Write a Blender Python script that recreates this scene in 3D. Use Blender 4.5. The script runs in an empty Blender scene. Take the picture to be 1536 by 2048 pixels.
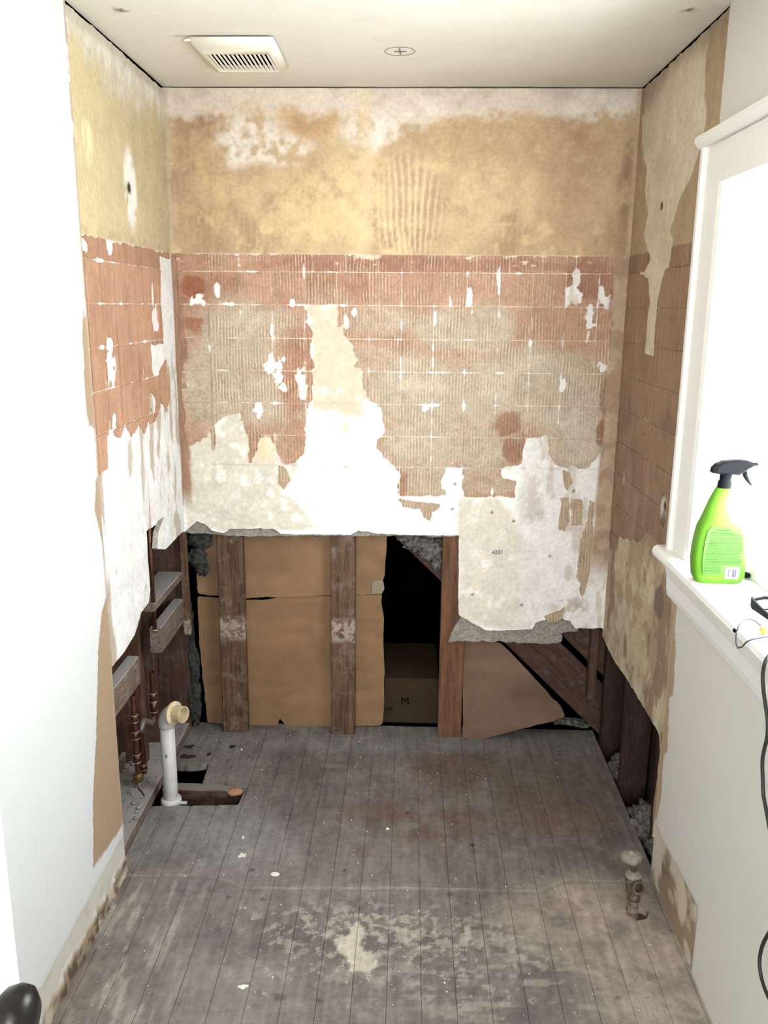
import bpy, bmesh, math, random
import numpy as np
from mathutils import Vector, Matrix

# ------------------------------------------------------------------ camera, world, light
sc = bpy.context.scene
COL = sc.collection
W, H, TILE = 1.524, 2.283, 1.7686          # alcove width, ceiling height, top of the tiled band
FOC = 1711.5
CP = np.array([0.80138, -2.96860, 1.60544])
YAW, PITCH, ROLL = -0.02787, 0.2370, 0.00808
def axes():
    cy, sy, cp, sp = math.cos(YAW), math.sin(YAW), math.cos(PITCH), math.sin(PITCH)
    f = np.array([sy*cp, cy*cp, -sp]); r = np.array([cy, -sy, 0.0]); u = np.cross(r, f)
    c, s = math.cos(ROLL), math.sin(ROLL)
    return c*r + s*u, -s*r + c*u, f
AR, AU, AF = axes()
cam = bpy.data.cameras.new('camera'); camo = bpy.data.objects.new('camera', cam); COL.objects.link(camo)
cam.sensor_fit = 'VERTICAL'; cam.sensor_height = 32.0; cam.lens = FOC/2048*32.0; cam.clip_start = 0.02
camo.matrix_world = Matrix(((AR[0], AU[0], -AF[0], CP[0]), (AR[1], AU[1], -AF[1], CP[1]), (AR[2], AU[2], -AF[2], CP[2]), (0, 0, 0, 1)))
sc.camera = camo
sc.cycles.diffuse_bounces = 3; sc.cycles.max_bounces = 6; sc.cycles.glossy_bounces = 2; sc.cycles.transmission_bounces = 2; sc.cycles.caustics_reflective = False; sc.cycles.caustics_refractive = False

world = bpy.data.worlds.new('overcast'); sc.world = world; world.use_nodes = True
bg = world.node_tree.nodes['Background']; bg.inputs[0].default_value = (0.93, 0.97, 1.0, 1); bg.inputs[1].default_value = 3.2
sc.view_settings.view_transform = 'Standard'; sc.view_settings.look = 'None'
sc.view_settings.gamma = 1.0; sc.view_settings.use_curve_mapping = False
sc.view_settings.exposure = 2.83
WIN = (-1.80, -0.885, 0.985, 1.885)          # window opening on the right wall: y0, y1, z0, z1
DOOR = (0.385, 1.20, 0.0, 2.04)             # doorway behind the camera: x0, x1, z0, z1
HALL_FILL = (0.05, 1.45, 0.75, 2.15)            # opening added in the unseen hall for frontal fill light
YF = -3.06                                  # wall with the doorway
def portal(loc, rot, sx, sy):
    l = bpy.data.lights.new('daylight_portal', 'AREA'); l.shape = 'RECTANGLE'; l.size = sx; l.size_y = sy
    l.cycles.is_portal = True
    o = bpy.data.objects.new('daylight_portal', l); COL.objects.link(o); o.location = loc; o.rotation_euler = rot
portal((W+0.17, (WIN[0]+WIN[1])/2, (WIN[2]+WIN[3])/2), (0, math.pi/2, 0), WIN[3]-WIN[2], WIN[1]-WIN[0])

portal(((HALL_FILL[0]+HALL_FILL[1])/2, YF-1.65, (HALL_FILL[2]+HALL_FILL[3])/2), (math.pi/2, 0, 0), HALL_FILL[1]-HALL_FILL[0], HALL_FILL[3]-HALL_FILL[2])

# ------------------------------------------------------------------ helpers
def site(px, py, ax, val):
    """a point measured on the survey photo, carried onto the plane axis=val (metres)"""
    d = AF + AR*(px-768)/FOC - AU*(py-1024)/FOC
    return CP + (val-CP[ax])/d[ax]*d
def onB(pts, y=0.0): return np.array([(lambda p: (p[0], p[2]))(site(a, b, 1, y)) for a, b in pts])
def onL(pts, x=0.0): return np.array([(lambda p: (p[1], p[2]))(site(a, b, 0, x)) for a, b in pts])
def onR(pts, x=W): return np.array([(lambda p: (p[1], p[2]))(site(a, b, 0, x)) for a, b in pts])
def onF(pts, z=0.0): return np.array([(lambda p: (p[0], p[1]))(site(a, b, 2, z)) for a, b in pts])

def s2l(c):
    c = np.asarray(c, float)/255.0
    return np.where(c <= 0.04045, c/12.92, ((c+0.055)/1.055)**2.4)
def hsh(i, j, seed):
    i = i.astype(np.int64) & 0xffffffff; j = j.astype(np.int64) & 0xffffffff
    h = (i*374761393 + j*668265263 + seed*2147483647) & 0xffffffff
    h = ((h ^ (h >> 13))*1274126177) & 0xffffffff
    return ((h ^ (h >> 16)) & 0xffff)/65535.0
def vn(x, y, seed=0):
    x = np.asarray(x, float); y = np.asarray(y, float)
    i, j = np.floor(x), np.floor(y); fx, fy = x-i, y-j
    fx = fx*fx*(3-2*fx); fy = fy*fy*(3-2*fy)
    a = hsh(i, j, seed); b = hsh(i+1, j, seed); c = hsh(i, j+1, seed); d = hsh(i+1, j+1, seed)
    return (a*(1-fx)+b*fx)*(1-fy) + (c*(1-fx)+d*fx)*fy
def fbm(x, y, seed=0, o=4):
    t, a, s = 0, 0.5, 0
    for k in range(o):
        t = t + a*vn(x*2**k+17.3*k, y*2**k-9.1*k, seed+k); s += a; a *= 0.55
    return t/s
def ss(x, a, b):
    t = np.clip((x-a)/(b-a), 0, 1); return t*t*(3-2*t)
def sdp(X, Y, poly):
    """signed distance to a polygon, negative inside"""
    P = np.asarray(poly, float); n = len(P); X = np.asarray(X, float); Y = np.asarray(Y, float)
    d = np.full(X.shape, 1e9); ins = np.zeros(X.shape, bool)
    for k in range(n):
        ax, ay = P[k]; bx, by = P[(k+1) % n]; ex, ey = bx-ax, by-ay
        t = np.clip(((X-ax)*ex+(Y-ay)*ey)/(ex*ex+ey*ey+1e-12), 0, 1)
        d = np.minimum(d, (X-ax-t*ex)**2+(Y-ay-t*ey)**2)
        if abs(ey) > 1e-12:
            c = ((ay > Y) != (by > Y)) & (X < ex*(Y-ay)/ey+ax); ins ^= c
    return np.where(ins, -1, 1)*np.sqrt(d)
def mixc(c, m, col):
    m = np.clip(m, 0, 1)[..., None]; return c*(1-m) + s2l(col)*m
def blob(X, Y, c, rx, ry, soft=0.5):
    d = np.sqrt(((X-c[0])/rx)**2+((Y-c[1])/ry)**2); return 1-ss(d, 1-soft, 1+soft)

def empty(name, loc=(0, 0, 0)):
    o = bpy.data.objects.new(name, None); COL.objects.link(o); o.location = loc; o.empty_display_size = 0.05
    return o
def tag(o, label=None, cat=None, group=None, kind=None):
    if label: o['label'] = label
    if cat: o['category'] = cat
    if group: o['group'] = group
    if kind: o['kind'] = kind
    return o
def struct(name, loc=(0, 0, 0)): return tag(empty(name, loc), kind='structure')
bpy.context.view_layer.update()
def link(me, name, mats, parent=None, smooth=False):
    o = bpy.data.objects.new(name, me); COL.objects.link(o)
    for m in (mats if isinstance(mats, (list, tuple)) else [mats]): me.materials.append(m)
    if parent is not None:
        o.parent = parent
        off = -Vector(parent.location)
        q = parent.parent
        while q is not None: off -= Vector(q.location); q = q.parent
        o.location = off
    if smooth:
        me.polygons.foreach_set('use_smooth', [True]*len(me.polygons))
    return o
def from_bm(bm, name, mats, parent=None, smooth=False):
    me = bpy.data.meshes.new(name); bmesh.ops.recalc_face_normals(bm, faces=bm.faces[:]); bm.to_mesh(me); bm.free()
    return link(me, name, mats, parent, smooth)

def sheet(name, parent, mats, fr, box, res, sdf, thick, col, relief=None, smooth=False, alpha=None):
    """A slab cut to the outline sdf<0: fr=(origin,u,v,normal), front face coloured by col(u,v), ragged sides, flat back."""
    O, U, V, N = [np.array(a, float) for a in fr]
    u0, u1, v0, v1 = box
    nu = max(2, int(round((u1-u0)/res))+1); nv = max(2, int(round((v1-v0)/res))+1)
    gu = np.linspace(u0, u1, nu); gv = np.linspace(v0, v1, nv)
    GU, GV = np.meshgrid(gu, gv, indexing='ij')
    s = sdf(GU, GV) if sdf is not None else np.full(GU.shape, -1.0)
    s = np.where(np.abs(s) < 1e-6, 1e-6, s)
    ins = s < 0
    if not ins.any(): return None
    idx = np.full(ins.shape, -1, np.int64); idx[ins] = np.arange(ins.sum())
    pu = list(GU[ins]); pv = list(GV[ins])
    c = ins[:-1, :-1].astype(int)+ins[1:, :-1]+ins[1:, 1:]+ins[:-1, 1:]
    fi, fj = np.where(c == 4)
    quads = np.stack([idx[fi, fj], idx[fi+1, fj], idx[fi+1, fj+1], idx[fi, fj+1]], 1)
    faces = quads.tolist()
    cache = {}
    def ev(a, b):
        k = (a, b) if a < b else (b, a)
        if k not in cache:
            sa, sb = s[k[0]], s[k[1]]; t = sa/(sa-sb); t = min(max(t, 0.04), 0.96)
            cache[k] = len(pu)
            pu.append(GU[k[0]]*(1-t)+GU[k[1]]*t); pv.append(GV[k[0]]*(1-t)+GV[k[1]]*t)
        return cache[k]
    qi, qj = np.where((c > 0) & (c < 4))
    for i, j in zip(qi.tolist(), qj.tolist()):
        cs = [(i, j), (i+1, j), (i+1, j+1), (i, j+1)]; pol = []
        for k in range(4):
            a, b = cs[k], cs[(k+1) % 4]
            if ins[a]: pol.append(int(idx[a]))
            if ins[a] != ins[b]: pol.append(ev(a, b))
        if len(pol) >= 3: faces.append(pol)
    pu = np.array(pu); pv = np.array(pv); n = len(pu)
    rel = relief(pu, pv) if relief else np.zeros(n)
    co = O + pu[:, None]*U + pv[:, None]*V + rel[:, None]*N
    edges = {}
    for f in faces:
        for k in range(len(f)):
            a, b = f[k], f[(k+1) % len(f)]
            if (b, a) in edges: del edges[(b, a)]
            else: edges[(a, b)] = 1
    flip = np.dot(np.cross(U, V), N) < 0
    bmap = {}; bco = []
    sides = []
    for a, b in edges:
        for q in (a, b):
            if q not in bmap:
                bmap[q] = n+len(bco); bco.append(co[q]); bco.append(O + pu[q]*U + pv[q]*V - thick*N)
        sides.append([bmap[b], bmap[a], bmap[a]+1, bmap[b]+1])
    allf = faces+sides
    if flip: allf = [f[::-1] for f in allf]
    allco = np.vstack([co, np.array(bco)]) if bco else co
    me = bpy.data.meshes.new(name); me.from_pydata(allco.tolist(), [], allf); 
    rgb = np.zeros((len(allco), 4), np.float32); rgb[:, 3] = 0
    cc = col(pu, pv); lum = (cc*np.array([0.25, 0.65, 0.10])).sum(-1, keepdims=True); rgb[:n, :3] = lum+(cc-lum)*0.76
    if alpha is not None: rgb[:n, 3] = alpha(pu, pv)
    for q, k in bmap.items(): rgb[k, :3] = rgb[q, :3]; rgb[k+1, :3] = rgb[q, :3]
    at = me.color_attributes.new('tint', 'FLOAT_COLOR', 'POINT'); at.data.foreach_set('color', rgb.ravel())
    if isinstance(mats, (list, tuple)) and len(mats) > 1:
        mi = np.zeros(len(allf), np.int32); mi[len(faces):] = 1; me.polygons.foreach_set('material_index', mi)
    me.update()
    return link(me, name, mats, parent, smooth)

def box_bm(bm, lo, hi, bev=0.0):
    m = Matrix.Translation((Vector(lo)+Vector(hi))/2) @ Matrix.Diagonal((*(Vector(hi)-Vector(lo)), 1))
    r = bmesh.ops.create_cube(bm, size=1.0, matrix=m)
    if bev > 0:
        es = list({e for v in r['verts'] for e in v.link_edges})
        bmesh.ops.bevel(bm, geom=es, offset=bev, segments=1, affect='EDGES')
def box(name, lo, hi, mat, parent=None, bev=0.002):
    bm = bmesh.new(); box_bm(bm, lo, hi, bev); return from_bm(bm, name, mat, parent)
def tube_bm(bm, pts, rad, seg=12, cap=True):
    pts = [Vector(p) for p in pts]; rads = rad if isinstance(rad, (list, tuple)) else [rad]*len(pts)
    up = None; rings = []
    for k, p in enumerate(pts):
        t = (pts[min(k+1, len(pts)-1)]-pts[max(k-1, 0)]).normalized()
        if up is None: up = Vector((0, 0, 1)) if abs(t.z) < 0.9 else Vector((1, 0, 0))
        a = (up - t*up.dot(t)).normalized(); b = t.cross(a); up = a
        rings.append([bm.verts.new(p+(a*math.cos(2*math.pi*i/seg)+b*math.sin(2*math.pi*i/seg))*rads[k]) for i in range(seg)])
    for r0, r1 in zip(rings, rings[1:]):
        for i in range(seg): bm.faces.new((r0[i], r0[(i+1) % seg], r1[(i+1) % seg], r1[i]))
    if cap: bm.faces.new(rings[0][::-1]); bm.faces.new(rings[-1])
    return rings
def tube(name, pts, rad, mat, parent=None, seg=12, cap=True):
    bm = bmesh.new(); tube_bm(bm, pts, rad, seg, cap); return from_bm(bm, name, mat, parent, True)
def lathe(name, prof, mat, parent=None, org=(0, 0, 0), axis=(0, 0, 1), seg=24):
    bm = bmesh.new(); ax = Vector(axis).normalized()
    a = ax.orthogonal().normalized(); b = ax.cross(a); org = Vector(org); rings = []
    for r, h in prof:
        rings.append([bm.verts.new(org+ax*h+(a*math.cos(2*math.pi*i/seg)+b*math.sin(2*math.pi*i/seg))*max(r, 1e-4)) for i in range(seg)])
    for r0, r1 in zip(rings, rings[1:]):
        for i in range(seg): bm.faces.new((r0[i], r0[(i+1) % seg], r1[(i+1) % seg], r1[i]))
    bm.faces.new(rings[0][::-1]); bm.faces.new(rings[-1])
    o = from_bm(bm, name, mat, parent, True); return o
def crisp(o, ang=40):
    bm = bmesh.new(); bm.from_mesh(o.data)
    es = [e for e in bm.edges if len(e.link_faces) == 2 and e.calc_face_angle(0) > math.radians(ang)]
    bmesh.ops.split_edges(bm, edges=es); bm.to_mesh(o.data); bm.free(); return o
def timber(name, p0, p1, w, t, side, mat, parent, seed=0, bev=0.003):
    """a sawn board from p0 to p1; w across `side`, t across the third axis; local X is the grain"""
    p0, p1 = Vector(p0), Vector(p1); d = (p1-p0); L = d.length; d.normalize()
    s = Vector(side); s = (s-d*s.dot(d)).normalized(); n = d.cross(s)
    rnd = random.Random(seed); bm = bmesh.new(); K = max(3, int(L/0.06)); rings = []
    for k in range(K+1):
        x = L*k/K; j = [0.0012*(rnd.random()-.5) for _ in range(8)]; a, b = w/2, t/2; e = bev
        q = [(a-e, b), (-a+e, b), (-a, b-e), (-a, -b+e), (-a+e, -b), (a-e, -b), (a, -b+e), (a, b-e)]
        rings.append([bm.verts.new((x, y+j[i], z+j[(i*3+1) % 8])) for i, (y, z) in enumerate(q)])
    for r0, r1 in zip(rings, rings[1:]):
        for i in range(8): bm.faces.new((r0[i], r0[(i+1) % 8], r1[(i+1) % 8], r1[i]))
    bm.faces.new(rings[0][::-1]); bm.faces.new(rings[-1])
    o = from_bm(bm, name, mat, None)
    o.parent = parent
    o.matrix_basis = Matrix.Translation(-Vector(parent.location)) @ Matrix(((d.x, s.x, n.x, p0.x), (d.y, s.y, n.y, p0.y), (d.z, s.z, n.z, p0.z), (0, 0, 0, 1)))
    return o
def lump_bm(bm, c, r, seed, amp=0.35, sub=3, freq=3.0):
    res = bmesh.ops.create_icosphere(bm, subdivisions=sub, radius=1.0)
    from mathutils import noise as mn
    for v in res['verts']:
        q = v.co*freq+Vector((seed*3.7, seed*1.3, -seed*2.1))
        k = 1+amp*(mn.fractal(q, 0.8, 2.1, 4))
        v.co = Vector((c[0]+v.co.x*r[0]*k, c[1]+v.co.y*r[1]*k, c[2]+v.co.z*r[2]*k))
def lump(name, c, r, mat, parent=None, seed=0, amp=0.35, sub=3, freq=3.0):
    bm = bmesh.new(); lump_bm(bm, c, r, seed, amp, sub, freq); return from_bm(bm, name, mat, parent, True)
def text_mesh(name, body, size, mat, parent, org, xdir, ydir, ext=0.0002, align='LEFT'):
    cu = bpy.data.curves.new(name, 'FONT'); cu.body = body; cu.size = size; cu.extrude = ext; cu.align_x = align; cu.resolution_u = 3
    o = bpy.data.objects.new(name, cu); COL.objects.link(o)
    bpy.context.view_layer.update()
    me = bpy.data.meshes.new_from_object(o.evaluated_get(bpy.context.evaluated_depsgraph_get()))
    bpy.data.objects.remove(o); bpy.data.curves.remove(cu)
    x, y = Vector(xdir).normalized(), Vector(ydir).normalized(); z = x.cross(y); og = Vector(org)
    for v in me.vertices: v.co = og+x*v.co.x+y*v.co.y+z*v.co.z
    return link(me, name, mat, parent)

# ------------------------------------------------------------------ materials
def newmat(name, rough=0.8, spec=0.3):
    m = bpy.data.materials.new(name); m.use_nodes = True; nt = m.node_tree; b = nt.nodes['Principled BSDF']
    b.inputs['Roughness'].default_value = rough; b.inputs['Specular IOR Level'].default_value = spec
    return m, nt, b
class NT:
    def __init__(s, nt): s.nt = nt
    def n(s, t, **kw):
        q = s.nt.nodes.new(t)
        for k, v in kw.items(): setattr(q, k, v)
        return q
    def l(s, a, b): s.nt.links.new(a, b)
    def pos(s): return s.n('ShaderNodeNewGeometry').outputs['Position']
    def obj(s): return s.n('ShaderNodeTexCoord').outputs['Object']
    def noise(s, vec, scale, detail=4, rough=0.6, dist=0.0, stretch=None):
        if stretch:
            mp = s.n('ShaderNodeMapping'); mp.inputs['Scale'].default_value = stretch; s.l(vec, mp.inputs[0]); vec = mp.outputs[0]
        q = s.n('ShaderNodeTexNoise'); q.inputs['Scale'].default_value = scale; q.inputs['Detail'].default_value = detail
        q.inputs['Roughness'].default_value = rough; q.inputs['Distortion'].default_value = dist; s.l(vec, q.inputs['Vector'])
        return q.outputs['Fac']
    def math(s, op, a, b=0.0, c=0.0, clamp=False):
        q = s.n('ShaderNodeMath', operation=op); q.use_clamp = clamp
        for i, v in enumerate((a, b, c)):
            if isinstance(v, (int, float)): q.inputs[i].default_value = v
            else: s.l(v, q.inputs[i])
        return q.outputs[0]
    def rng(s, v, a, b, c=0.0, d=1.0):
        q = s.n('ShaderNodeMapRange'); s.l(v, q.inputs[0])
        for i, x in enumerate((a, b, c, d)): q.inputs[i+1].default_value = x
        return q.outputs[0]
    def mix(s, f, a, b, mode='MIX'):
        q = s.n('ShaderNodeMix', data_type='RGBA', blend_type=mode)
        for i, v in ((0, f), (6, a), (7, b)):
            if isinstance(v, (int, float)): q.inputs[i].default_value = v
            elif isinstance(v, tuple): q.inputs[i].default_value = (*v[:3], 1)
            else: s.l(v, q.inputs[i])
        return q.outputs[2]
    def bump(s, h, strength, dist, prev=None):
        q = s.n('ShaderNodeBump'); q.inputs['Strength'].default_value = strength; q.inputs['Distance'].default_value = dist
        s.l(h, q.inputs['Height'])
        if prev is not None: s.l(prev, q.inputs['Normal'])
        return q.outputs[0]
def rgb(*c): return tuple(float(v) for v in s2l(c))

def painted_mat(name, var=0.12, rough=0.85, bump=0.25, bdist=0.002, nscale=60, spec=0.2, speck=None, ridge_axis=None, streak=None, flake=None):
    """surface whose broad colouring lies in the mesh attribute 'tint'; grain, specks and trowel ridges come from nodes"""
    m, nt, b = newmat(name, rough, spec); g = NT(nt)
    at = g.n('ShaderNodeAttribute', attribute_name='tint'); c = at.outputs['Color']; p = g.pos()
    n1 = g.noise(p, nscale, 3, 0.65); n2 = g.noise(p, nscale*0.22, 2, 0.6)
    k = g.math('ADD', g.rng(n1, 0.25, 0.75, -var, var), g.rng(n2, 0.3, 0.7, -var*0.6, var*0.6))
    k = g.math('ADD', k, 1.0)
    if streak:
        n3 = g.noise(p, 1.0, 2, 0.6, stretch=streak); k = g.math('ADD', k, g.rng(n3, 0.3, 0.7, -var*0.8, var*0.8))
    cm = g.n('ShaderNodeVectorMath', operation='SCALE'); g.l(c, cm.inputs[0]); g.l(k, cm.inputs['Scale']); c = cm.outputs[0]
    h = n1
    if speck:
        sp = g.noise(p, speck[0], 3, 0.7); c = g.mix(g.rng(sp, speck[1], speck[1]+0.05), c, speck[2])
    if flake:
        fl = g.math('ADD', g.noise(p, flake[0], 4, 0.72), g.math('MULTIPLY', at.outputs['Alpha'], 0.30)); fm = g.rng(fl, 0.76, 0.83)
        c = g.mix(g.math('MULTIPLY', fm, 0.60), c, flake[1])
        dn = g.noise(p, 33, 3, 0.7); c = g.mix(g.rng(dn, 0.60, 0.74, 0.0, 0.55), c, flake[2])
    if ridge_axis is not None:
        sx = g.n('ShaderNodeSeparateXYZ'); g.l(p, sx.inputs[0])
        wob = g.noise(p, 1.0, 2, 0.5, stretch=(9, 9, 6)); q = g.math('MULTIPLY', sx.outputs[ridge_axis], 2*math.pi/0.0108)
        q = g.math('ADD', q, g.math('MULTIPLY', wob, 9.0)); w = g.rng(g.math('SINE', q), -0.1, 0.9)
        patch = g.rng(g.noise(p, 14, 3, 0.6), 0.38, 0.6); w = g.math('MULTIPLY', g.math('MULTIPLY', w, patch), at.outputs['Alpha'])
        brk = g.rng(g.noise(p, 1.0, 3, 0.7, stretch=(120, 120, 45)), 0.35, 0.6); wl = g.math('MULTIPLY', w, brk)
        c = g.mix(g.math('MULTIPLY', wl, 0.60), c, rgb(240, 222, 192))
        dk = g.rng(g.math('SINE', q), -0.5, -1.0); dk = g.math('MULTIPLY', g.math('MULTIPLY', dk, patch), at.outputs['Alpha'])
        c = g.mix(g.math('MULTIPLY', dk, 0.40), c, rgb(112, 82, 58))
        h = g.math('ADD', g.math('MULTIPLY', n1, 0.5), g.math('MULTIPLY', w, 1.0))
    g.l(c, b.inputs['Base Color']); g.l(g.bump(h, bump, bdist), b.inputs['Normal'])
    return m
def wood_mat(name, dark, light, rough=0.75, dust=None, dustcol=(150, 143, 135), sc1=1.0, band=None):
    m, nt, b = newmat(name, rough, 0.2); g = NT(nt); o = g.obj()
    oi = g.n('ShaderNodeObjectInfo'); add = g.n('ShaderNodeVectorMath', operation='ADD'); sh = g.n('ShaderNodeVectorMath', operation='SCALE')
    cmb = g.n('ShaderNodeCombineXYZ')
    for i in range(3): g.l(oi.outputs['Random'], cmb.inputs[i])
    g.l(cmb.outputs[0], sh.inputs[0]); sh.inputs['Scale'].default_value = 7.3; g.l(o, add.inputs[0]); g.l(sh.outputs[0], add.inputs[1]); v = add.outputs[0]
    n1 = g.noise(v, 1.0, 3, 0.6, 0.6, stretch=(5*sc1, 70*sc1, 70*sc1)); n2 = g.noise(v, 1.0, 2, 0.6, 0.0, stretch=(18*sc1, 260*sc1, 260*sc1)); n3 = g.noise(v, 5.0, 3)
    f = g.math('ADD', g.math('MULTIPLY', n1, 0.6), g.math('MULTIPLY', n2, 0.4)); f = g.rng(f, 0.36, 0.64)
    c = g.mix(f, rgb(*dark), rgb(*light)); c = g.mix(g.rng(n3, 0.5, 0.75, 0, 0.35), c, tuple(x*0.55 for x in rgb(*dark)))
    if dust:
        ge = g.n('ShaderNodeNewGeometry'); sx = g.n('ShaderNodeSeparateXYZ'); g.l(ge.outputs['Normal'], sx.inputs[0])
        up = g.rng(sx.outputs[2], 0.4, 0.9); n4 = g.noise(g.pos(), 22, 4, 0.65)
        sp = g.math('MULTIPLY', g.rng(n4, 0.52, 0.72), dust)
        fac = g.math('MAXIMUM', g.math('MULTIPLY', up, 0.85), sp)
        if band:
            pz = g.n('ShaderNodeSeparateXYZ'); g.l(g.pos(), pz.inputs[0]); bz = g.math('SUBTRACT', 1.0, g.math('ABSOLUTE', g.math('DIVIDE', g.math('SUBTRACT', pz.outputs[2], band[0]), band[1])), clamp=True)
            fac = g.math('MAXIMUM', fac, g.math('MULTIPLY', g.math('MULTIPLY', g.rng(bz, 0.0, 0.4), g.rng(g.noise(g.pos(), 40, 4, 0.7), 0.40, 0.55)), 0.8))
        c = g.mix(fac, c, rgb(*dustcol))
    g.l(c, b.inputs['Base Color']); g.l(g.bump(f, 0.35, 0.002), b.inputs['Normal'])
    return m
def plain_mat(name, col, rough=0.5, metal=0.0, var=0.0, nscale=40, bump=0.0, spec=0.5, col2=None):
    m, nt, b = newmat(name, rough, spec); g = NT(nt); b.inputs['Metallic'].default_value = metal
    n = g.noise(g.pos(), nscale, 2, 0.6)
    c2 = rgb(*col2) if col2 else tuple(x*(1-var) for x in rgb(*col))
    c = g.mix(g.rng(n, 0.35, 0.65), rgb(*col), c2); g.l(c, b.inputs['Base Color'])
    if bump: g.l(g.bump(n, bump, 0.003), b.inputs['Normal'])
    return m

M = {}
M['plaster'] = painted_mat('old_plaster', 0.13, 0.9, 0.3, 0.0015, 70)
M['adhesive'] = painted_mat('tile_adhesive', 0.22, 0.85, 0.7, 0.0022, 110, ridge_axis=0)
M['adhesive_side'] = painted_mat('smooth_adhesive', 0.12, 0.85, 0.35, 0.0015, 70, streak=(60, 60, 3))
M['paint'] = painted_mat('wall_paint', 0.015, 0.55, 0.05, 0.0008, 120, spec=0.3)
M['ceil'] = painted_mat('ceiling_paint', 0.03, 0.8, 0.12, 0.0012, 25)
M['floor'] = painted_mat('dusty_floorboard', 0.20, 0.8, 0.25, 0.0010, 40, speck=(300, 0.745, rgb(205, 200, 190)), streak=(45, 6, 20), flake=(30, rgb(176, 167, 152), rgb(92, 80, 72)))
M['core'] = plain_mat('plaster_core', (158, 150, 140), 0.95, var=0.35, nscale=90, bump=0.6, spec=0.1)
M['edge'] = plain_mat('plaster_edge', (205, 195, 178), 0.95, var=0.3, nscale=90, bump=0.5, spec=0.1)
M['paper'] = painted_mat('kraft_paper', 0.08, 0.8, 0.25, 0.003, 14)
M['stud'] = wood_mat('weathered_stud', (62, 44, 34), (112, 86, 66), dust=0.32, dustcol=(168, 154, 138), band=(0.425, 0.055))
M['deepwood'] = wood_mat('shaded_framing', (40, 29, 25), (62, 46, 39), dust=0.12, dustcol=(110, 104, 98))  # darker copy of the framing wood, cavity shade put into its colour
M['redstud'] = wood_mat('red_brown_stud', (70, 48, 39), (104, 75, 60), dust=0.25, dustcol=(150, 135, 120))
M['goldstud'] = wood_mat('orange_brown_stud', (84, 56, 40), (124, 88, 62), dust=0.12)
M['darkwood'] = wood_mat('dark_framing', (62, 44, 36), (92, 68, 56), dust=0.2, dustcol=(140, 134, 128))
M['block'] = wood_mat('dusty_blocking', (92, 76, 66), (132, 116, 104), dust=0.5, dustcol=(165, 162, 160))
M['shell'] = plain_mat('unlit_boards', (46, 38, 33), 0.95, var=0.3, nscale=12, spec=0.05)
M['wool'] = plain_mat('grey_insulation', (120, 116, 108), 1.0, var=0.65, nscale=70, bump=1.0, spec=0.0)
M['wooldark'] = plain_mat('dark_insulation', (72, 72, 70), 1.0, var=0.6, nscale=70, bump=1.0, spec=0.0)  # darker grey than the other insulation
M['trim'] = plain_mat('white_trim_paint', (238, 237, 232), 0.4, var=0.02)
M['grille'] = plain_mat('ivory_plastic', (240, 236, 220), 0.45, var=0.03)
M['black'] = plain_mat('void_black', (9, 9, 9), 0.95, spec=0.0)
M['pvc'] = plain_mat('white_pvc', (205, 203, 198), 0.4, var=0.14, nscale=25)
M['pvcold'] = plain_mat('yellowed_pvc', (214, 198, 160), 0.45, var=0.2, nscale=40)
M['copper'] = plain_mat('tarnished_copper', (112, 74, 58), 0.45, 0.75, 0.4, 60, 0.2)
M['solder'] = plain_mat('solder_ring', (170, 158, 150), 0.4, 0.6, 0.3, 80)
M['brass'] = plain_mat('dull_brass', (128, 104, 62), 0.5, 0.6, 0.4, 60, 0.2)
M['iron'] = plain_mat('corroded_valve_metal', (112, 98, 80), 0.65, 0.35, 0.5, 90, 0.5)
M['handle'] = plain_mat('dusty_grey_handle', (146, 142, 130), 0.7, 0.1, 0.35, 70, 0.3)
M['rust'] = plain_mat('rust', (96, 62, 48), 0.9, 0.1, 0.5, 90, 0.6, col2=(140, 130, 118))
M['green'] = plain_mat('green_bottle_plastic', (98, 152, 42), 0.5, var=0.05, spec=0.2)
M['label'] = plain_mat('pale_green_label', (92, 152, 66), 0.6, var=0.04, spec=0.1)
M['ink'] = plain_mat('dark_green_ink', (42, 82, 36), 0.8, spec=0.1)
M['white'] = plain_mat('label_white', (205, 205, 205), 0.6, spec=0.1)
M['bar'] = plain_mat('barcode_grey', (70, 70, 88), 0.8, spec=0.1)
M['blackplastic'] = plain_mat('charcoal_plastic', (15, 17, 21), 0.6, var=0.1, spec=0.12)
M['rubber'] = plain_mat('black_rubber', (30, 29, 26), 0.55, var=0.2)
M['knob'] = plain_mat('oil_rubbed_bronze', (44, 42, 40), 0.32, 0.7, 0.2)
M['orange'] = plain_mat('orange_foam', (244, 160, 84), 0.9, var=0.1, spec=0.1)
M['wire'] = plain_mat('thin_grey_wire', (52, 54, 64), 0.6, 0.2)
M['clear'] = plain_mat('white_plastic_tube', (232, 232, 230), 0.35)
M['teal'] = plain_mat('pale_teal_plastic', (150, 205, 205), 0.4)
M['chip'] = plain_mat('plaster_chip', (228, 224, 212), 0.9, var=0.12, nscale=120, spec=0.1)
M['grit'] = plain_mat('dark_grit', (62, 56, 50), 0.95, var=0.4, nscale=120, spec=0.1)
M['pencil'] = plain_mat('pencil_line', (96, 92, 84), 0.9, spec=0.05)
M['cork'] = plain_mat('pinkish_wood_end', (178, 128, 100), 0.85, var=0.25, nscale=80)
gm, gnt, gb = newmat('window_glass', 0.05, 0.5); gb.inputs['Transmission Weight'].default_value = 0.0
_g = NT(gnt); _tr = _g.n('ShaderNodeBsdfTransparent'); _gl = _g.n('ShaderNodeBsdfGlossy'); _gl.inputs['Roughness'].default_value = 0.02
_mx = _g.n('ShaderNodeMixShader'); _mx.inputs[0].default_value = 0.05
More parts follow.
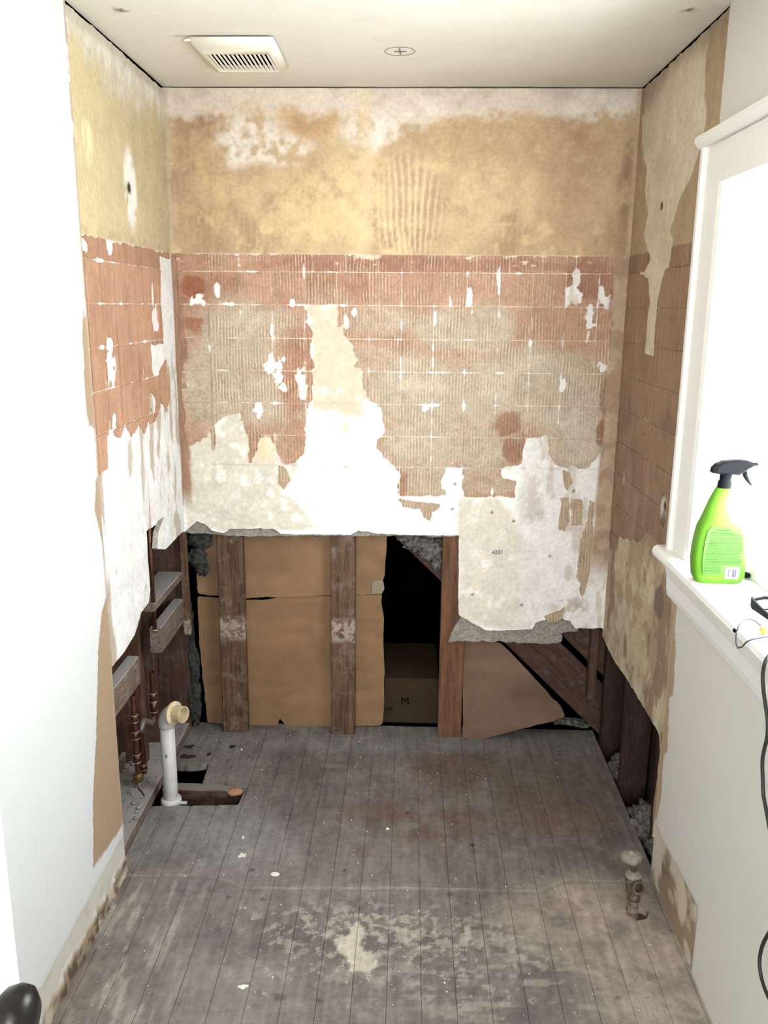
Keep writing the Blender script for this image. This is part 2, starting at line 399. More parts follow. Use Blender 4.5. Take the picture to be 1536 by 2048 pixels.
_g.l(_tr.outputs[0], _mx.inputs[1]); _g.l(_gl.outputs[0], _mx.inputs[2]); _g.l(_mx.outputs[0], gnt.nodes['Material Output'].inputs[0])
M['glass'] = gm

# ------------------------------------------------------------------ the room shell
FB = ((0, 0, 0), (1, 0, 0), (0, 0, 1), (0, -1, 0))
FL = ((0, 0, 0), (0, 1, 0), (0, 0, 1), (1, 0, 0))
FR = ((W, 0, 0), (0, 1, 0), (0, 0, 1), (-1, 0, 0))
FF = ((0, 0, 0), (1, 0, 0), (0, 1, 0), (0, 0, 1))
def off(fr, d): return (tuple(np.array(fr[0], float)+d*np.array(fr[3], float)), *fr[1:])
def dense(P, step=0.012):
    return P
ROWS = [1.7695, 1.712, 1.604, 1.493, 1.383, 1.272, 1.160, 1.052, 0.946, 0.838, 0.730, 0.622, 0.514, 0.42]
def jag(X, Y, seed, a=0.006, f=60): return (fbm(X*f, Y*f, seed, 3)-0.5)*2*a

# ---- back wall -----------------------------------------------------------------------------------
wall_back = struct('wall_back')
KB = 0.94
pB = lambda *a: onB(a)
backOutline = np.vstack([[(-0.03, H-0.003), (W+0.03, H-0.003), (W+0.03, 0.44)], pB((1203, 1256), (1150, 1258), (1140, 1243), (1118, 1238), (1090, 1240), (1072, 1246), (1066, 1259), (1000, 1262), (970, 1261), (950, 1250), (930, 1238), (916, 1230), (917, 1072), (830, 1071), (760, 1068), (716, 1062), (700, 1070), (640, 1070), (562, 1069), (548, 1059), (462, 1058), (448, 1067), (424, 1062), (408, 1048), (394, 1043), (384, 1052), (370, 1064)), [(-0.03, 0.80)]])
adhB = pB((350, 506), (1245, 506), (1240, 700), (1222, 895), (1197, 905), (1175, 935), (1135, 935), (1110, 930), (1097, 905), (1093, 872), (1048, 875), (1045, 930), (1000, 938), (1005, 955), (1027, 965), (1028, 993), (935, 995), (928, 990), (925, 935), (898, 935), (895, 990), (800, 992), (795, 975), (800, 950), (790, 935), (762, 905), (752, 880), (768, 870), (765, 815), (740, 800), (733, 790), (727, 745), (712, 730), (715, 720), (700, 680), (690, 670), (690, 645), (683, 645), (677, 655), (677, 610), (615, 612), (615, 640), (628, 665), (622, 700), (628, 745), (625, 800), (612, 820), (612, 870), (605, 905), (585, 925), (565, 930), (555, 905), (543, 870), (520, 875), (510, 905), (500, 925), (497, 880), (490, 850), (480, 825), (440, 835), (420, 870), (380, 890), (372, 880), (362, 700))
chipB = [(395, 600, 14, 9), (436, 582, 5, 14), (455, 608, 12, 4), (548, 730, 16, 18), (556, 752, 12, 16), (604, 770, 9, 32), (598, 745, 8, 14), (566, 775, 8, 8), (1239, 524, 13, 15), (1212, 604, 14, 11), (1203, 590, 6, 14), (1212, 735, 17, 12), (710, 624, 6, 6), (692, 640, 5, 16), (1150, 560, 8, 22), (1146, 590, 14, 20), (1180, 640, 11, 30), (585, 606, 5, 7), (545, 660, 4, 16), (518, 822, 9, 14), (848, 818, 8, 7), (370, 770, 16, 6), (375, 925, 9, 22), (895, 962, 16, 28), (900, 605, 3, 14), (940, 600, 8, 16), (997, 560, 3, 18), (945, 622, 3, 12), (870, 640, 3, 16), (1126, 770, 5, 18), (1060, 690, 4, 8)]
cB = [(site(a, b, 1, 0), c/590, d/590) for a, b, c, d in chipB]
def sdAdhB(X, Z):
    s = sdp(X, Z, adhB)+jag(X, Z, 3, 0.007, 55)+jag(X, Z, 4, 0.010, 17)+jag(X*1.6, Z*0.7, 11, 0.004, 110)
    for p, rx, rz in cB:
        k = np.sqrt(((X-p[0])/rx)**2+((Z-p[2])/rz)**2)+2.2*(fbm(X*70, Z*45, 9, 3)-0.5); s = np.maximum(s, (1-k)*min(rx, rz))
    # worn bits along the joints
    cx = ((X-0.116)/0.1094); cx = np.abs(cx-np.round(cx))*0.1094
    s = np.maximum(s, 0.0045-cx+(fbm(X*9, Z*26, 21, 3)-0.80)*0.022)
    rz = np.min(np.abs(Z[..., None]-np.array(ROWS)), -1)
    s = np.maximum(s, 0.0045-rz+(fbm(X*26, Z*9, 22, 3)-0.80)*0.022)
    return s
creamL = pB((366, 820), (480, 810), (540, 870), (600, 905), (575, 985), (640, 1060), (375, 1058))
creamR = pB((918, 998), (1000, 1000), (1035, 1050), (1062, 1085), (1078, 1120), (1080, 1165), (1055, 1200), (1050, 1240), (1060, 1262), (915, 1245))
creamC = pB((615, 612), (677, 612), (715, 720), (735, 800), (728, 830), (620, 820), (625, 700))
def colB(X, Z):
    n1 = fbm(X*7, Z*7, 1); n2 = fbm(X*22, Z*22, 2); n3 = fbm(X*60, Z*60, 5, 3); n4 = fbm(X*3, Z*3, 8)
    c = np.ones(X.shape+(3,))*s2l((200, 166, 118))
    c = mixc(c, ss(n1, 0.45, 0.75)*0.9, (178, 140, 96)); c = mixc(c, ss(n2+0.25*(n4-0.5), 0.55, 0.72)*0.85, (220, 188, 124))
    P = lambda a, b: (lambda q: (q[0], q[2]))(site(a, b, 1, 0))
    for a, b, rx, ry, col, k in [(640, 420, 120, 70, (222, 192, 126), 0.8), (720, 380, 60, 90, (226, 196, 130), 0.8), (400, 250, 50, 28, (160, 118, 78), 0.8), (372, 330, 40, 120, (182, 144, 104), 0.6), (405, 335, 12, 55, (216, 178, 112), 0.8), (438, 400, 16, 45, (214, 180, 118), 0.8), (620, 250, 60, 25, (196, 152, 98), 0.9), (980, 270, 130, 50, (196, 156, 106), 0.7), (880, 430, 60, 80, (208, 176, 120), 0.7), (1000, 400, 90, 60, (222, 190, 130), 0.6), (1140, 330, 40, 120, (190, 150, 104), 0.7), (1180, 270, 40, 40, (184, 142, 98), 0.8), (1255, 380, 14, 110, (150, 112, 76), 0.8), (1240, 480, 30, 40, (168, 130, 90), 0.7), (480, 330, 50, 40, (190, 152, 112), 0.5)]:
        c = mixc(c, blob(X, Z, P(a, b), rx/590, ry/590, 0.55)*k*ss(n2, 0.25, 0.5), col)
    c = mixc(c, ss(Z+(n1-0.5)*0.14+(n3-0.5)*0.05, 2.165, 2.21)*0.92, (222, 204, 182))
    c = mixc(c, ss(Z+(n2-0.5)*0.2, 2.2, 2.27)*ss(n1, 0.5, 0.6)*0.6, (190, 172, 150))
    for a, b, rx, ry in [(500, 270, 62, 38), (470, 300, 40, 30), (560, 300, 60, 26), (745, 262, 58, 34), (1195, 215, 60, 25), (830, 215, 55, 18)]:
        c = mixc(c, blob(X, Z, P(a, b), rx/590, ry/590, 0.5)*ss(n2+n3*0.4, 0.5, 0.85)*1.0, (232, 218, 200))
    # board joint and the combed skim coat
    jx = P(730, 300)[0]; c = mixc(c, (1-ss(np.abs(X-jx), 0.012, 0.03))*0.45*(Z > TILE), (228, 200, 150))
    comb = blob(X, Z, P(815, 420), 62/590, 95/590, 0.35); st = np.sin((X+0.10*(Z-1.9)*np.sin(X*19))*2*math.pi/0.0205+n1*5)
    c = mixc(c, comb*ss(st, 0.25, 0.8)*0.75, (232, 206, 156)); c = mixc(c, comb*ss(-st, 0.4, 0.9)*0.3, (184, 148, 104))
    c = mixc(c, ss(np.sin(X*300+n2*6), 0.6, 1)*ss(n1, 0.5, 0.65)*0.18, (232, 204, 152))
    c = mixc(c, (1-ss(X, 0.0, 0.022))*0.7*(Z > TILE), (206, 186, 150)); c = mixc(c, ss(X, W-0.02, W-0.008)*0.7, (196, 164, 122))
    # below the tile line: bare white plaster, cream paper face, tan under the adhesive
    lo = np.ones(X.shape+(3,))*s2l((250, 248, 240))
    lo = mixc(lo, ss(n2, 0.5, 0.7)*0.25, (232, 224, 206))
    for poly, col, k in ((creamL, (216, 205, 176), 0.85), (creamR, (226, 213, 188), 0.9), (creamC, (222, 198, 160), 0.9)):
        m = 1-ss(sdp(X, Z, poly)+jag(X, Z, 14, 0.012, 20), -0.008, 0.012); lo = mixc(lo, m*k*ss(n2+0.2, 0.3, 0.6), col)
    m = 1-ss(sdp(X, Z, creamL), -0.02, 0.01); lo = mixc(lo, m*ss(n1*0.5+n2*0.5, 0.48, 0.66)*0.45, (196, 184, 156)); lo = mixc(lo, m*ss(n2, 0.60, 0.70)*0.8, (244, 238, 224))
    pk = ss(X, 1.17, 1.25); lo = mixc(lo, pk*0.8, (236, 229, 222)); lo = mixc(lo, pk*ss(fbm(X*26, Z*9, 31), 0.56, 0.68)*0.7, (206, 188, 168))
    for a, b, rx, ry, col in [(693, 846, 10, 20, (236, 204, 150)), (530, 895, 24, 30, (236, 212, 164)), (690, 935, 8, 4, (206, 190, 160)), (1140, 1215, 40, 20, (200, 182, 160)), (1075, 985, 10, 30, (206, 196, 184))]:
        lo = mixc(lo, blob(X, Z, P(a, b), rx/570, ry/570, 0.5)*ss(n3, 0.3, 0.6)*0.9, col)
    a = sdAdhB(X, Z); under = 1-ss(a, -0.004, 0.001); lo = mixc(lo, under, (212, 178, 142)); lo = mixc(lo, under*ss(fbm(X*9, Z*9, 41), 0.5, 0.6)*0.8, (240, 220, 186))
    for r in ROWS[5:9]: lo = mixc(lo, (1-ss(np.abs(Z-r), 0.0006, 0.0028))*0.35*ss(n2, 0.3, 0.6), (150, 140, 122))
    # mortar bead down the right corner
    bead = ss(X, W-0.062+0.02*(n1-0.5), W-0.05+0.02*(n1-0.5))*(Z < TILE)*ss(Z, 0.62, 0.75); lo = mixc(lo, bead, (172, 136, 104)); lo = mixc(lo, bead*ss(n2, 0.5, 0.6)*0.6, (198, 168, 132))
    lb = (1-ss(X, 0.015+0.02*n2, 0.028+0.02*n2))*ss(Z, 0.86, 0.98)*(Z < TILE); lo = mixc(lo, lb, (168, 124, 92))
    lo = mixc(lo, (1-ss(Z, 0.80, 0.84))*(X < 0.9)*0.25*ss(n2, 0.4, 0.6), (196, 188, 172))
    for a, b in [(905, 1018), (910, 968), (984, 1025), (1027, 1042), (945, 1189), (1043, 1210), (1108, 760), (1065, 760), (1130, 790), (1147, 982), (1100, 1112)]:
        q = P(a, b); c0 = (1-ss(np.hypot(X-q[0], Z-q[1]), 0.003, 0.007)); lo = mixc(lo, c0, (92, 82, 70))
    up = ss(Z, TILE-0.003, TILE+0.001); c = c*up[..., None]+lo*(1-up[..., None])
    return c*KB
def relB(X, Z):
    st = np.sin(X*2*math.pi/0.0205+fbm(X*7, Z*7, 1)*5)
    q = site(815, 420, 1, 0)
    return 0.004*(fbm(X*5, Z*5, 12)-0.5)+0.0012*st*blob(X, Z, (q[0], q[2]), 0.1, 0.16)+0.006*ss(X, W-0.06, W-0.03)*(Z < TILE)+0.004*(1-ss(X, 0.01, 0.03))
def sdBack(X, Z): return sdp(X, Z, backOutline)+jag(X, Z, 6, 0.003, 70)*(Z < 1.0)+0.0015
sheet('plaster_panel', wall_back, [M['plaster'], M['edge']], FB, (-0.008, W+0.008, 0.38, H), 0.0058, sdBack, 0.009, colB, relB, True)
core = pB((366, 1066), (384, 1048), (394, 1042), (410, 1046), (430, 1058), (700, 1060), (900, 1064), (920, 1072), (920, 1215), (960, 1240), (1080, 1240), (1145, 1245), (1160, 1264), (1122, 1268), (1127, 1288), (1080, 1290), (1000, 1286), (932, 1284), (896, 1287), (906, 1262), (920, 1240), (921, 1076), (760, 1073), (560, 1074), (450, 1073))
coreo = sheet('broken_plaster_core', wall_back, [M['core'], M['core']], off(FB, -0.009), (-0.03, W, 0.36, 0.86), 0.006, lambda X, Z: sdp(X, Z, core)+jag(X, Z, 16, 0.006, 45), 0.013, lambda X, Z: np.ones(X.shape+(3,))*0.3, lambda X, Z: 0.016*(fbm(X*24, Z*24, 7)-0.68), True)

def colA(X, Z):
    n1 = fbm(X*9, Z*9, 51); n2 = fbm(X*30, Z*30, 52); col = np.floor((X-0.116)/0.1094); row = np.searchsorted(-np.array(ROWS), -Z)
    rnd = hsh(col, row.astype(float), 77)
    c = np.ones(X.shape+(3,))*s2l((186, 138, 104)); c = mixc(c, ss(n1, 0.5, 0.7)*0.6, (166, 114, 82)); c = mixc(c, (rnd > 0.6)*0.35, (204, 158, 122))
    P = lambda a, b: (lambda q: (q[0], q[2]))(site(a, b, 1, 0))
    dust = np.zeros(X.shape)
    for a, b, rx, ry, k in [(470, 680, 80, 75, 1), (430, 770, 70, 90, 1), (520, 790, 60, 60, .9), (590, 850, 40, 60, .35), (760, 640, 70, 30, .6), (740, 720, 60, 30, .4), (900, 660, 70, 40, 1), (975, 660, 50, 50, .9), (830, 780, 110, 70, .95), (960, 790, 110, 70, .95), (1090, 770, 110, 80, 1), (1150, 880, 70, 70, .9), (860, 880, 100, 70, .9), (960, 900, 70, 60, .8), (870, 960, 90, 40, .7), (1140, 810, 80, 60, 1), (640, 620, 60, 40, .2), (520, 640, 70, 30, .6), (990, 970, 40, 20, .7), (700, 800, 40, 40, .7)]:
        dust = np.maximum(dust, k*blob(X, Z, P(a, b), rx/590, ry/590, 0.45))
    rr = blob(X, Z, P(1150, 640), 85/590, 62/590, 0.12); dust = dust*(1-rr)
    c = mixc(c, dust*ss(n2+0.25, 0.3, 0.6), (190, 171, 142)); c = mixc(c, dust*ss(n1, 0.5, 0.68)*0.5, (212, 197, 168))
    for a, b, rx, ry, col2, k in [(1015, 845, 30, 26, (160, 110, 78), .9), (1025, 903, 24, 28, (158, 106, 74), .9), (388, 572, 24, 24, (160, 92, 54), .95), (388, 650, 20, 16, (168, 104, 70), .9), (585, 770, 28, 60, (182, 126, 88), .8), (590, 880, 26, 45, (182, 132, 96), .8), (1180, 560, 50, 40, (162, 108, 80), .7), (358, 640, 12, 120, (156, 106, 78), .8), (1205, 850, 10, 40, (148, 96, 66), .9), (1205, 790, 10, 30, (150, 104, 72), .8), (830, 530, 320, 14, (168, 112, 86), .7), (1235, 620, 14, 80, (140, 88, 64), .8), (800, 965, 14, 25, (164, 110, 72), .8)]:
        c = mixc(c, blob(X+jag(X, Z, 57, 0.02, 26), Z+jag(X, Z, 58, 0.02, 26), P(a, b), rx/590, ry/590, 0.2)*k, col2)
    c = mixc(c, ss(fbm(X*16, Z*60, 53), 0.66, 0.72)*(Z > 1.735)*0.9, (238, 214, 176))
    return c*KB
def ridgeA(X, Z):
    return np.clip(0.35+0.9*ss(fbm(X*5, Z*5, 61), 0.4, 0.6), 0, 1)*ss(X, 0.1, 0.13)
colsB = [0.012, 0.116]+[0.116+0.1094*k for k in range(1, 13)]+[1.478]
for r in range(8):
    for k in range(len(colsB)-1):
        z1, z0 = ROWS[r]-0.0012, ROWS[r+1]+0.0012; x0, x1 = colsB[k]+0.0012, colsB[k+1]-0.0012
        if r == 0: x0, x1 = x0+0.03*(k > 0), x1+0.03*(k < len(colsB)-2)
        def f(X, Z, b=(x0, x1, z0, z1)):
            e = np.maximum(np.maximum(b[0]-X, X-b[1]), np.maximum(b[2]-Z, Z-b[3]))+np.abs(jag(X, Z, 19, 0.0016, 80))
            return np.maximum(e, sdAdhB(X, Z))
        sheet('adhesive_patch', wall_back, M['adhesive'], off(FB, 0.0028), (x0-0.001, x1+0.001, z0-0.001, z1+0.001), 0.0042, f, 0.0075, colA, lambda X, Z: relB(X, Z), True, ridgeA)
for poly in [[(1125, 940), (1140, 945), (1145, 965), (1135, 980), (1128, 975)], [(1122, 995), (1137, 995), (1140, 1040), (1130, 1062), (1118, 1060)], [(1142, 997), (1166, 1000), (1164, 1050), (1142, 1052)], [(1180, 1000), (1190, 1005), (1185, 1050), (1188, 1080), (1178, 1150), (1165, 1200), (1158, 1180), (1166, 1120), (1165, 1070), (1175, 1040)], [(798, 998), (830, 1003), (880, 1008), (878, 1018), (864, 1025), (860, 1042), (848, 1035), (840, 1018), (808, 1014)], [(557, 930), (572, 935), (580, 960), (568, 980), (555, 965)], [(1085, 1232), (1118, 1222), (1130, 1212), (1126, 1238), (1100, 1246)], [(1160, 1075), (1172, 1078), (1172, 1140), (1158, 1165), (1152, 1150)], [(420, 830), (432, 870), (430, 905), (424, 900)]]:
    Q = onB(poly); b = (Q[:, 0].min()-.01, Q[:, 0].max()+.01, Q[:, 1].min()-.01, Q[:, 1].max()+.01)
    sheet('adhesive_remnant', wall_back, M['adhesive'], off(FB, 0.002), b, 0.004, lambda X, Z, Q=Q: sdp(X, Z, Q)+jag(X, Z, 23, 0.005, 70), 0.006, lambda X, Z: np.ones(X.shape+(3,))*s2l((186, 156, 122))*KB, relB, True, lambda X, Z: np.ones(X.shape)*0.8)
stp = site(983, 1108, 1, 0); text_mesh('board_stamp', '4201', 0.021, M['pencil'], wall_back, (stp[0], -0.0045, stp[2]), (1, 0.0, 0.08), (0, 0, 1))

# ---- left wall -----------------------------------------------------------------------------------
wall_left = struct('wall_left')
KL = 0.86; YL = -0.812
leftOutline = np.vstack([[(YL-.02, H-0.005), (0.02, H-0.008), (0.02, 0.80)], onL([(371, 1061), (365, 1064), (350, 1079), (331, 1099), (315, 1098), (317, 1065), (327, 1034), (317, 1041), (312, 1050), (293, 1062), (297, 1130), (301, 1180), (297, 1206), (283, 1224), (270, 1268), (250, 1302), (222, 1336)]), [(YL-.02, 0.62)]])
adhL = onL([(150, 466), (338, 507), (338, 516), (318, 512), (321, 600), (326, 690), (300, 690), (303, 745), (312, 750), (318, 742), (330, 722), (340, 790), (332, 822), (320, 800), (316, 830), (300, 852), (296, 842), (288, 866), (278, 850), (262, 872), (250, 850), (240, 880), (222, 862), (214, 872), (213, 935), (200, 950), (180, 955), (160, 700)])
chipL = [(219, 494, 8, 17), (168, 492, 6, 14), (222, 735, 11, 36), (218, 690, 9, 14), (312, 560, 0.1, 0.1), (305, 600, 3, 40), (228, 840, 9, 14), (303, 800, 8, 26), (310, 640, 8, 26)]
cL = [(site(a, b, 0, 0), c/(330 if a < 260 else 250), d/620) for a, b, c, d in chipL]
def sdAdhL(Y, Z):
    s = sdp(Y, Z, adhL)+jag(Y, Z, 63, 0.010, 34)
    for p, ry, rz in cL: s = np.maximum(s, (1-np.sqrt(((Y-p[1])/ry)**2+((Z-p[2])/rz)**2)-1.8*(fbm(Y*40, Z*30, 64, 3)-0.5))*min(ry, rz))
    cx = (Y+0.812)/0.1055; cx = np.abs(cx-np.round(cx))*0.1055; s = np.maximum(s, 0.004-cx+(fbm(Y*7, Z*20, 65, 3)-0.72)*0.035)
    rz = np.min(np.abs(Z[..., None]-np.array(ROWS)), -1); return np.maximum(s, 0.004-rz+(fbm(Y*22, Z*7, 66, 3)-0.76)*0.03)
def colL(Y, Z):
    n1 = fbm(Y*6, Z*6, 71); n2 = fbm(Y*22, Z*22, 72); n3 = fbm(Y*40, Z*10, 73)
    c = np.ones(Y.shape+(3,))*s2l((214, 192, 138)); c = mixc(c, ss(n1, 0.4, 0.7)*0.5, (200, 176, 126)); c = mixc(c, ss(Y, -0.5, 0)*0.5, (196, 172, 128)); c = mixc(c, (1-ss(Y, -0.8, -0.55))*0.5, (224, 204, 140))
    top = ss(Z+0.16*(n1-0.5)+0.10*(n3-0.5), 2.13, 2.22); c = mixc(c, top*0.85, (222, 212, 188)); c = mixc(c, ss(Z+0.14*(n3-0.5), 2.19, 2.25)*ss(n2, 0.4, 0.6)*0.7, (240, 234, 218))
    c = mixc(c, ss(Z, 2.235, 2.262)*0.5, (176, 158, 128))
    P = lambda a, b: (lambda q: (q[1], q[2]))(site(a, b, 0, 0))
    m = blob(Y, Z, P(261, 378), 0.055, 0.105, 0.25)*ss(n2+n3*0.3, 0.38, 0.56); c = mixc(c, m, (246, 242, 228)); c = mixc(c, blob(Y, Z, P(258, 376), 0.016, 0.016, 0.4), (62, 56, 46))
    c = mixc(c, blob(Y, Z, P(170, 272), 0.05, 0.06, 0.4)*ss(n3, 0.45, 0.6), (244, 226, 160))
    c = mixc(c, (1-ss(np.abs(Z-TILE-0.012), 0.0, 0.02))*ss(n3, 0.5, 0.65)*0.3, (150, 112, 76))
    lo = np.ones(Y.shape+(3,))*s2l((246, 245, 242)); lo = mixc(lo, ss(n2, 0.5, 0.65)*0.3, (226, 218, 206)); lo = mixc(lo, ss(fbm(Y*18, Z*6, 74), 0.62, 0.68)*0.9*(Z < 1.45), (206, 186, 160))
    sk = ss(fbm(Y*20, Z*4, 75), 0.62, 0.66)*(Y > -0.45)*(Z < 1.4); lo = mixc(lo, sk*0.8, (196, 168, 138))
    a = 1-ss(sdAdhL(Y, Z), -0.004, 0.001); lo = mixc(lo, a, (206, 164, 124)); lo = mixc(lo, a*ss(fbm(Y*9, Z*9, 76), 0.5, 0.6)*0.8, (242, 226, 196))
    cor = ss(Y, -0.016, -0.006)*(Z > 0.9); lo = mixc(lo, cor*0.8, (168, 122, 90))
    edge = (1-ss(Y, -0.80+0.012*n2, -0.785+0.012*n2))*(Z < 1.3); lo = mixc(lo, edge*ss(n1, 0.4, 0.5)*0.8, (186, 156, 118))
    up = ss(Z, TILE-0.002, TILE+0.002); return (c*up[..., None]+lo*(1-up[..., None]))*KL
relL = lambda Y, Z: 0.004*(fbm(Y*5, Z*5, 78)-0.5)
sheet('plaster_panel', wall_left, [M['plaster'], M['edge']], FL, (YL, 0.006, 0.58, H-0.002), 0.0058, lambda Y, Z: sdp(Y, Z, leftOutline)+jag(Y, Z, 79, 0.003, 60)+0.006*ss(Z, H-.06, H-.02)*fbm(Y*30, Z*8, 80), 0.018, colL, relL, True)
def colAL(Y, Z):
    n1 = fbm(Y*8, Z*8, 81); n2 = fbm(Y*40, Z*5, 82)
    c = np.ones(Y.shape+(3,))*s2l((202, 150, 110)); c = mixc(c, ss(n1, 0.45, 0.65)*0.6, (186, 132, 94)); c = mixc(c, ss(n2, 0.55, 0.7)*0.5, (206, 158, 120)); c = mixc(c, ss(n2, 0.35, 0.2)*0.4, (160, 106, 74))
    c = mixc(c, (Z > 1.712)*0.5, (176, 126, 90)); return c*KL
colsL = [YL+0.1055*k for k in range(0, 8)]+[-0.008]
for r in range(9):
    for k in range(len(colsL)-1):
        b4 = (colsL[k]+0.001, colsL[k+1]-0.001, ROWS[r+1]+0.001, ROWS[r]-0.001)
        def f(Y, Z, b=b4):
            e = np.maximum(np.maximum(b[0]-Y, Y-b[1]), np.maximum(b[2]-Z, Z-b[3]))+np.abs(jag(Y, Z, 83, 0.0016, 80)); return np.maximum(e, sdAdhL(Y, Z))
        sheet('adhesive_patch', wall_left, M['adhesive_side'], off(FL, 0.0025), (b4[0]-.001, b4[1]+.001, b4[2]-.001, b4[3]+.001), 0.0065, f, 0.007, colAL, relL, True)
# painted board in front of the alcove, its torn brown paper face and the plaster band above the floor
paperL = [onL(q) for q in ([(214, 1130), (219, 1165), (223, 1200), (219, 1240), (223, 1330), (235, 1450), (243, 1560), (248, 1650), (187, 1738), (186, 1600), (193, 1450), (197, 1300), (203, 1225), (209, 1180)], [(166, 615), (173, 650), (178, 700), (182, 760), (190, 800), (192, 860), (177, 850), (170, 790), (167, 720), (165, 660)], [(192, 955), (203, 960), (206, 1010), (206, 1090), (198, 1060), (189, 1020)])]
paperL[0][:, 0] = np.where(paperL[0][:, 0] > -0.84, -0.78, paperL[0][:, 0])
def mPaperL(Y, Z): return np.min([sdp(Y, Z, q) for q in paperL], 0)+jag(Y, Z, 90, 0.004, 24)
def colPL(Y, Z):
    n1 = fbm(Y*20, Z*20, 91); n2 = fbm(Y*50, Z*50, 92, 3)
    c = np.ones(Y.shape+(3,))*s2l((236, 238, 238))*1.0
    c = mixc(c, 1-ss(mPaperL(Y, Z), -0.0015, 0.0015), (190, 156, 116)); c = mixc(c, ss(Y, -0.832+0.012*n1, -0.826+0.012*n1)*(Z > 0.12)*0.9*ss(n1, 0.3, 0.4), (196, 166, 128))
    band = 1-ss(Z, 0.118, 0.122); c = mixc(c, band, (228, 220, 206)); c = mixc(c, band*ss(n1, 0.5, 0.7)*0.5, (206, 196, 180))
    c = mixc(c, (1-ss(np.abs(Z-0.121), 0.0012, 0.003))*ss(n1, 0.45, 0.55)*0.8, (248, 246, 240))
    cr = 1-ss(Z+0.05*(n1-0.5)+0.02*(n2-.5), 0.036, 0.05); c = mixc(c, cr, (176, 150, 118)); c = mixc(c, cr*ss(n2, 0.5, 0.62), (112, 88, 60)); c = mixc(c, cr*ss(n1, 0.55, 0.65)*0.9, (214, 196, 168))
    return c*0.84
def relPL(Y, Z):
    n2 = fbm(Y*50, Z*50, 92, 3); p = 1-ss(mPaperL(Y, Z), -0.001, 0.001); cr = 1-ss(Z+0.05*(fbm(Y*20, Z*20, 91)-0.5), 0.036, 0.05)
    return -0.002*p-0.003*(1-ss(Z, 0.117, 0.122))+cr*(0.016*(n2-0.55)+0.006)
sheet('painted_panel', wall_left, [M['paint'], M['edge']], off(FL, 0.001), (-1.7, YL-0.001, 0.0, H), 0.0075, lambda Y, Z: np.maximum(Y-YL-0.001+np.abs(jag(Y, Z, 93, 0.007, 30))*(Z < 0.66), -1), 0.022, colPL, relPL, True)
box('painted_panel', (-0.022, YF-0.1, 0), (0.001, -1.7, H), M['trim'], wall_left, 0)

# ---- right wall ----------------------------------------------------------------------------------
wall_right = struct('wall_right')
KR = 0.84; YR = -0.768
rightOutline = np.vstack([[(YR-.02, H-0.006), (0.02, H-0.006), (0.02, 0.445)], onR([(1203, 1268), (1212, 1290), (1228, 1320), (1240, 1338), (1262, 1372), (1290, 1418), (1308, 1450), (1318, 1468), (1320, 1500), (1314, 1560), (1308, 1600), (1306, 1640), (1305, 1690)]), [(YR-.02, 0.10)]])
skim = onR([(1292, 172), (1418, 48), (1419, 80), (1412, 110), (1408, 170), (1412, 250), (1402, 290), (1386, 340), (1372, 368), (1352, 420), (1340, 462), (1346, 478), (1342, 520), (1326, 560), (1316, 610), (1312, 650), (1309, 712), (1290, 706), (1293, 660), (1300, 600), (1296, 556), (1280, 548), (1304, 520), (1288, 470), (1297, 430), (1291, 385), (1293, 340), (1286, 310), (1288, 250)])
skim2 = onR([(1284, 235), (1292, 225), (1292, 260), (1284, 300)])
bare2 = [onR([(1310, 1180), (1322, 1165), (1328, 1190), (1326, 1235), (1316, 1240), (1308, 1215)])]
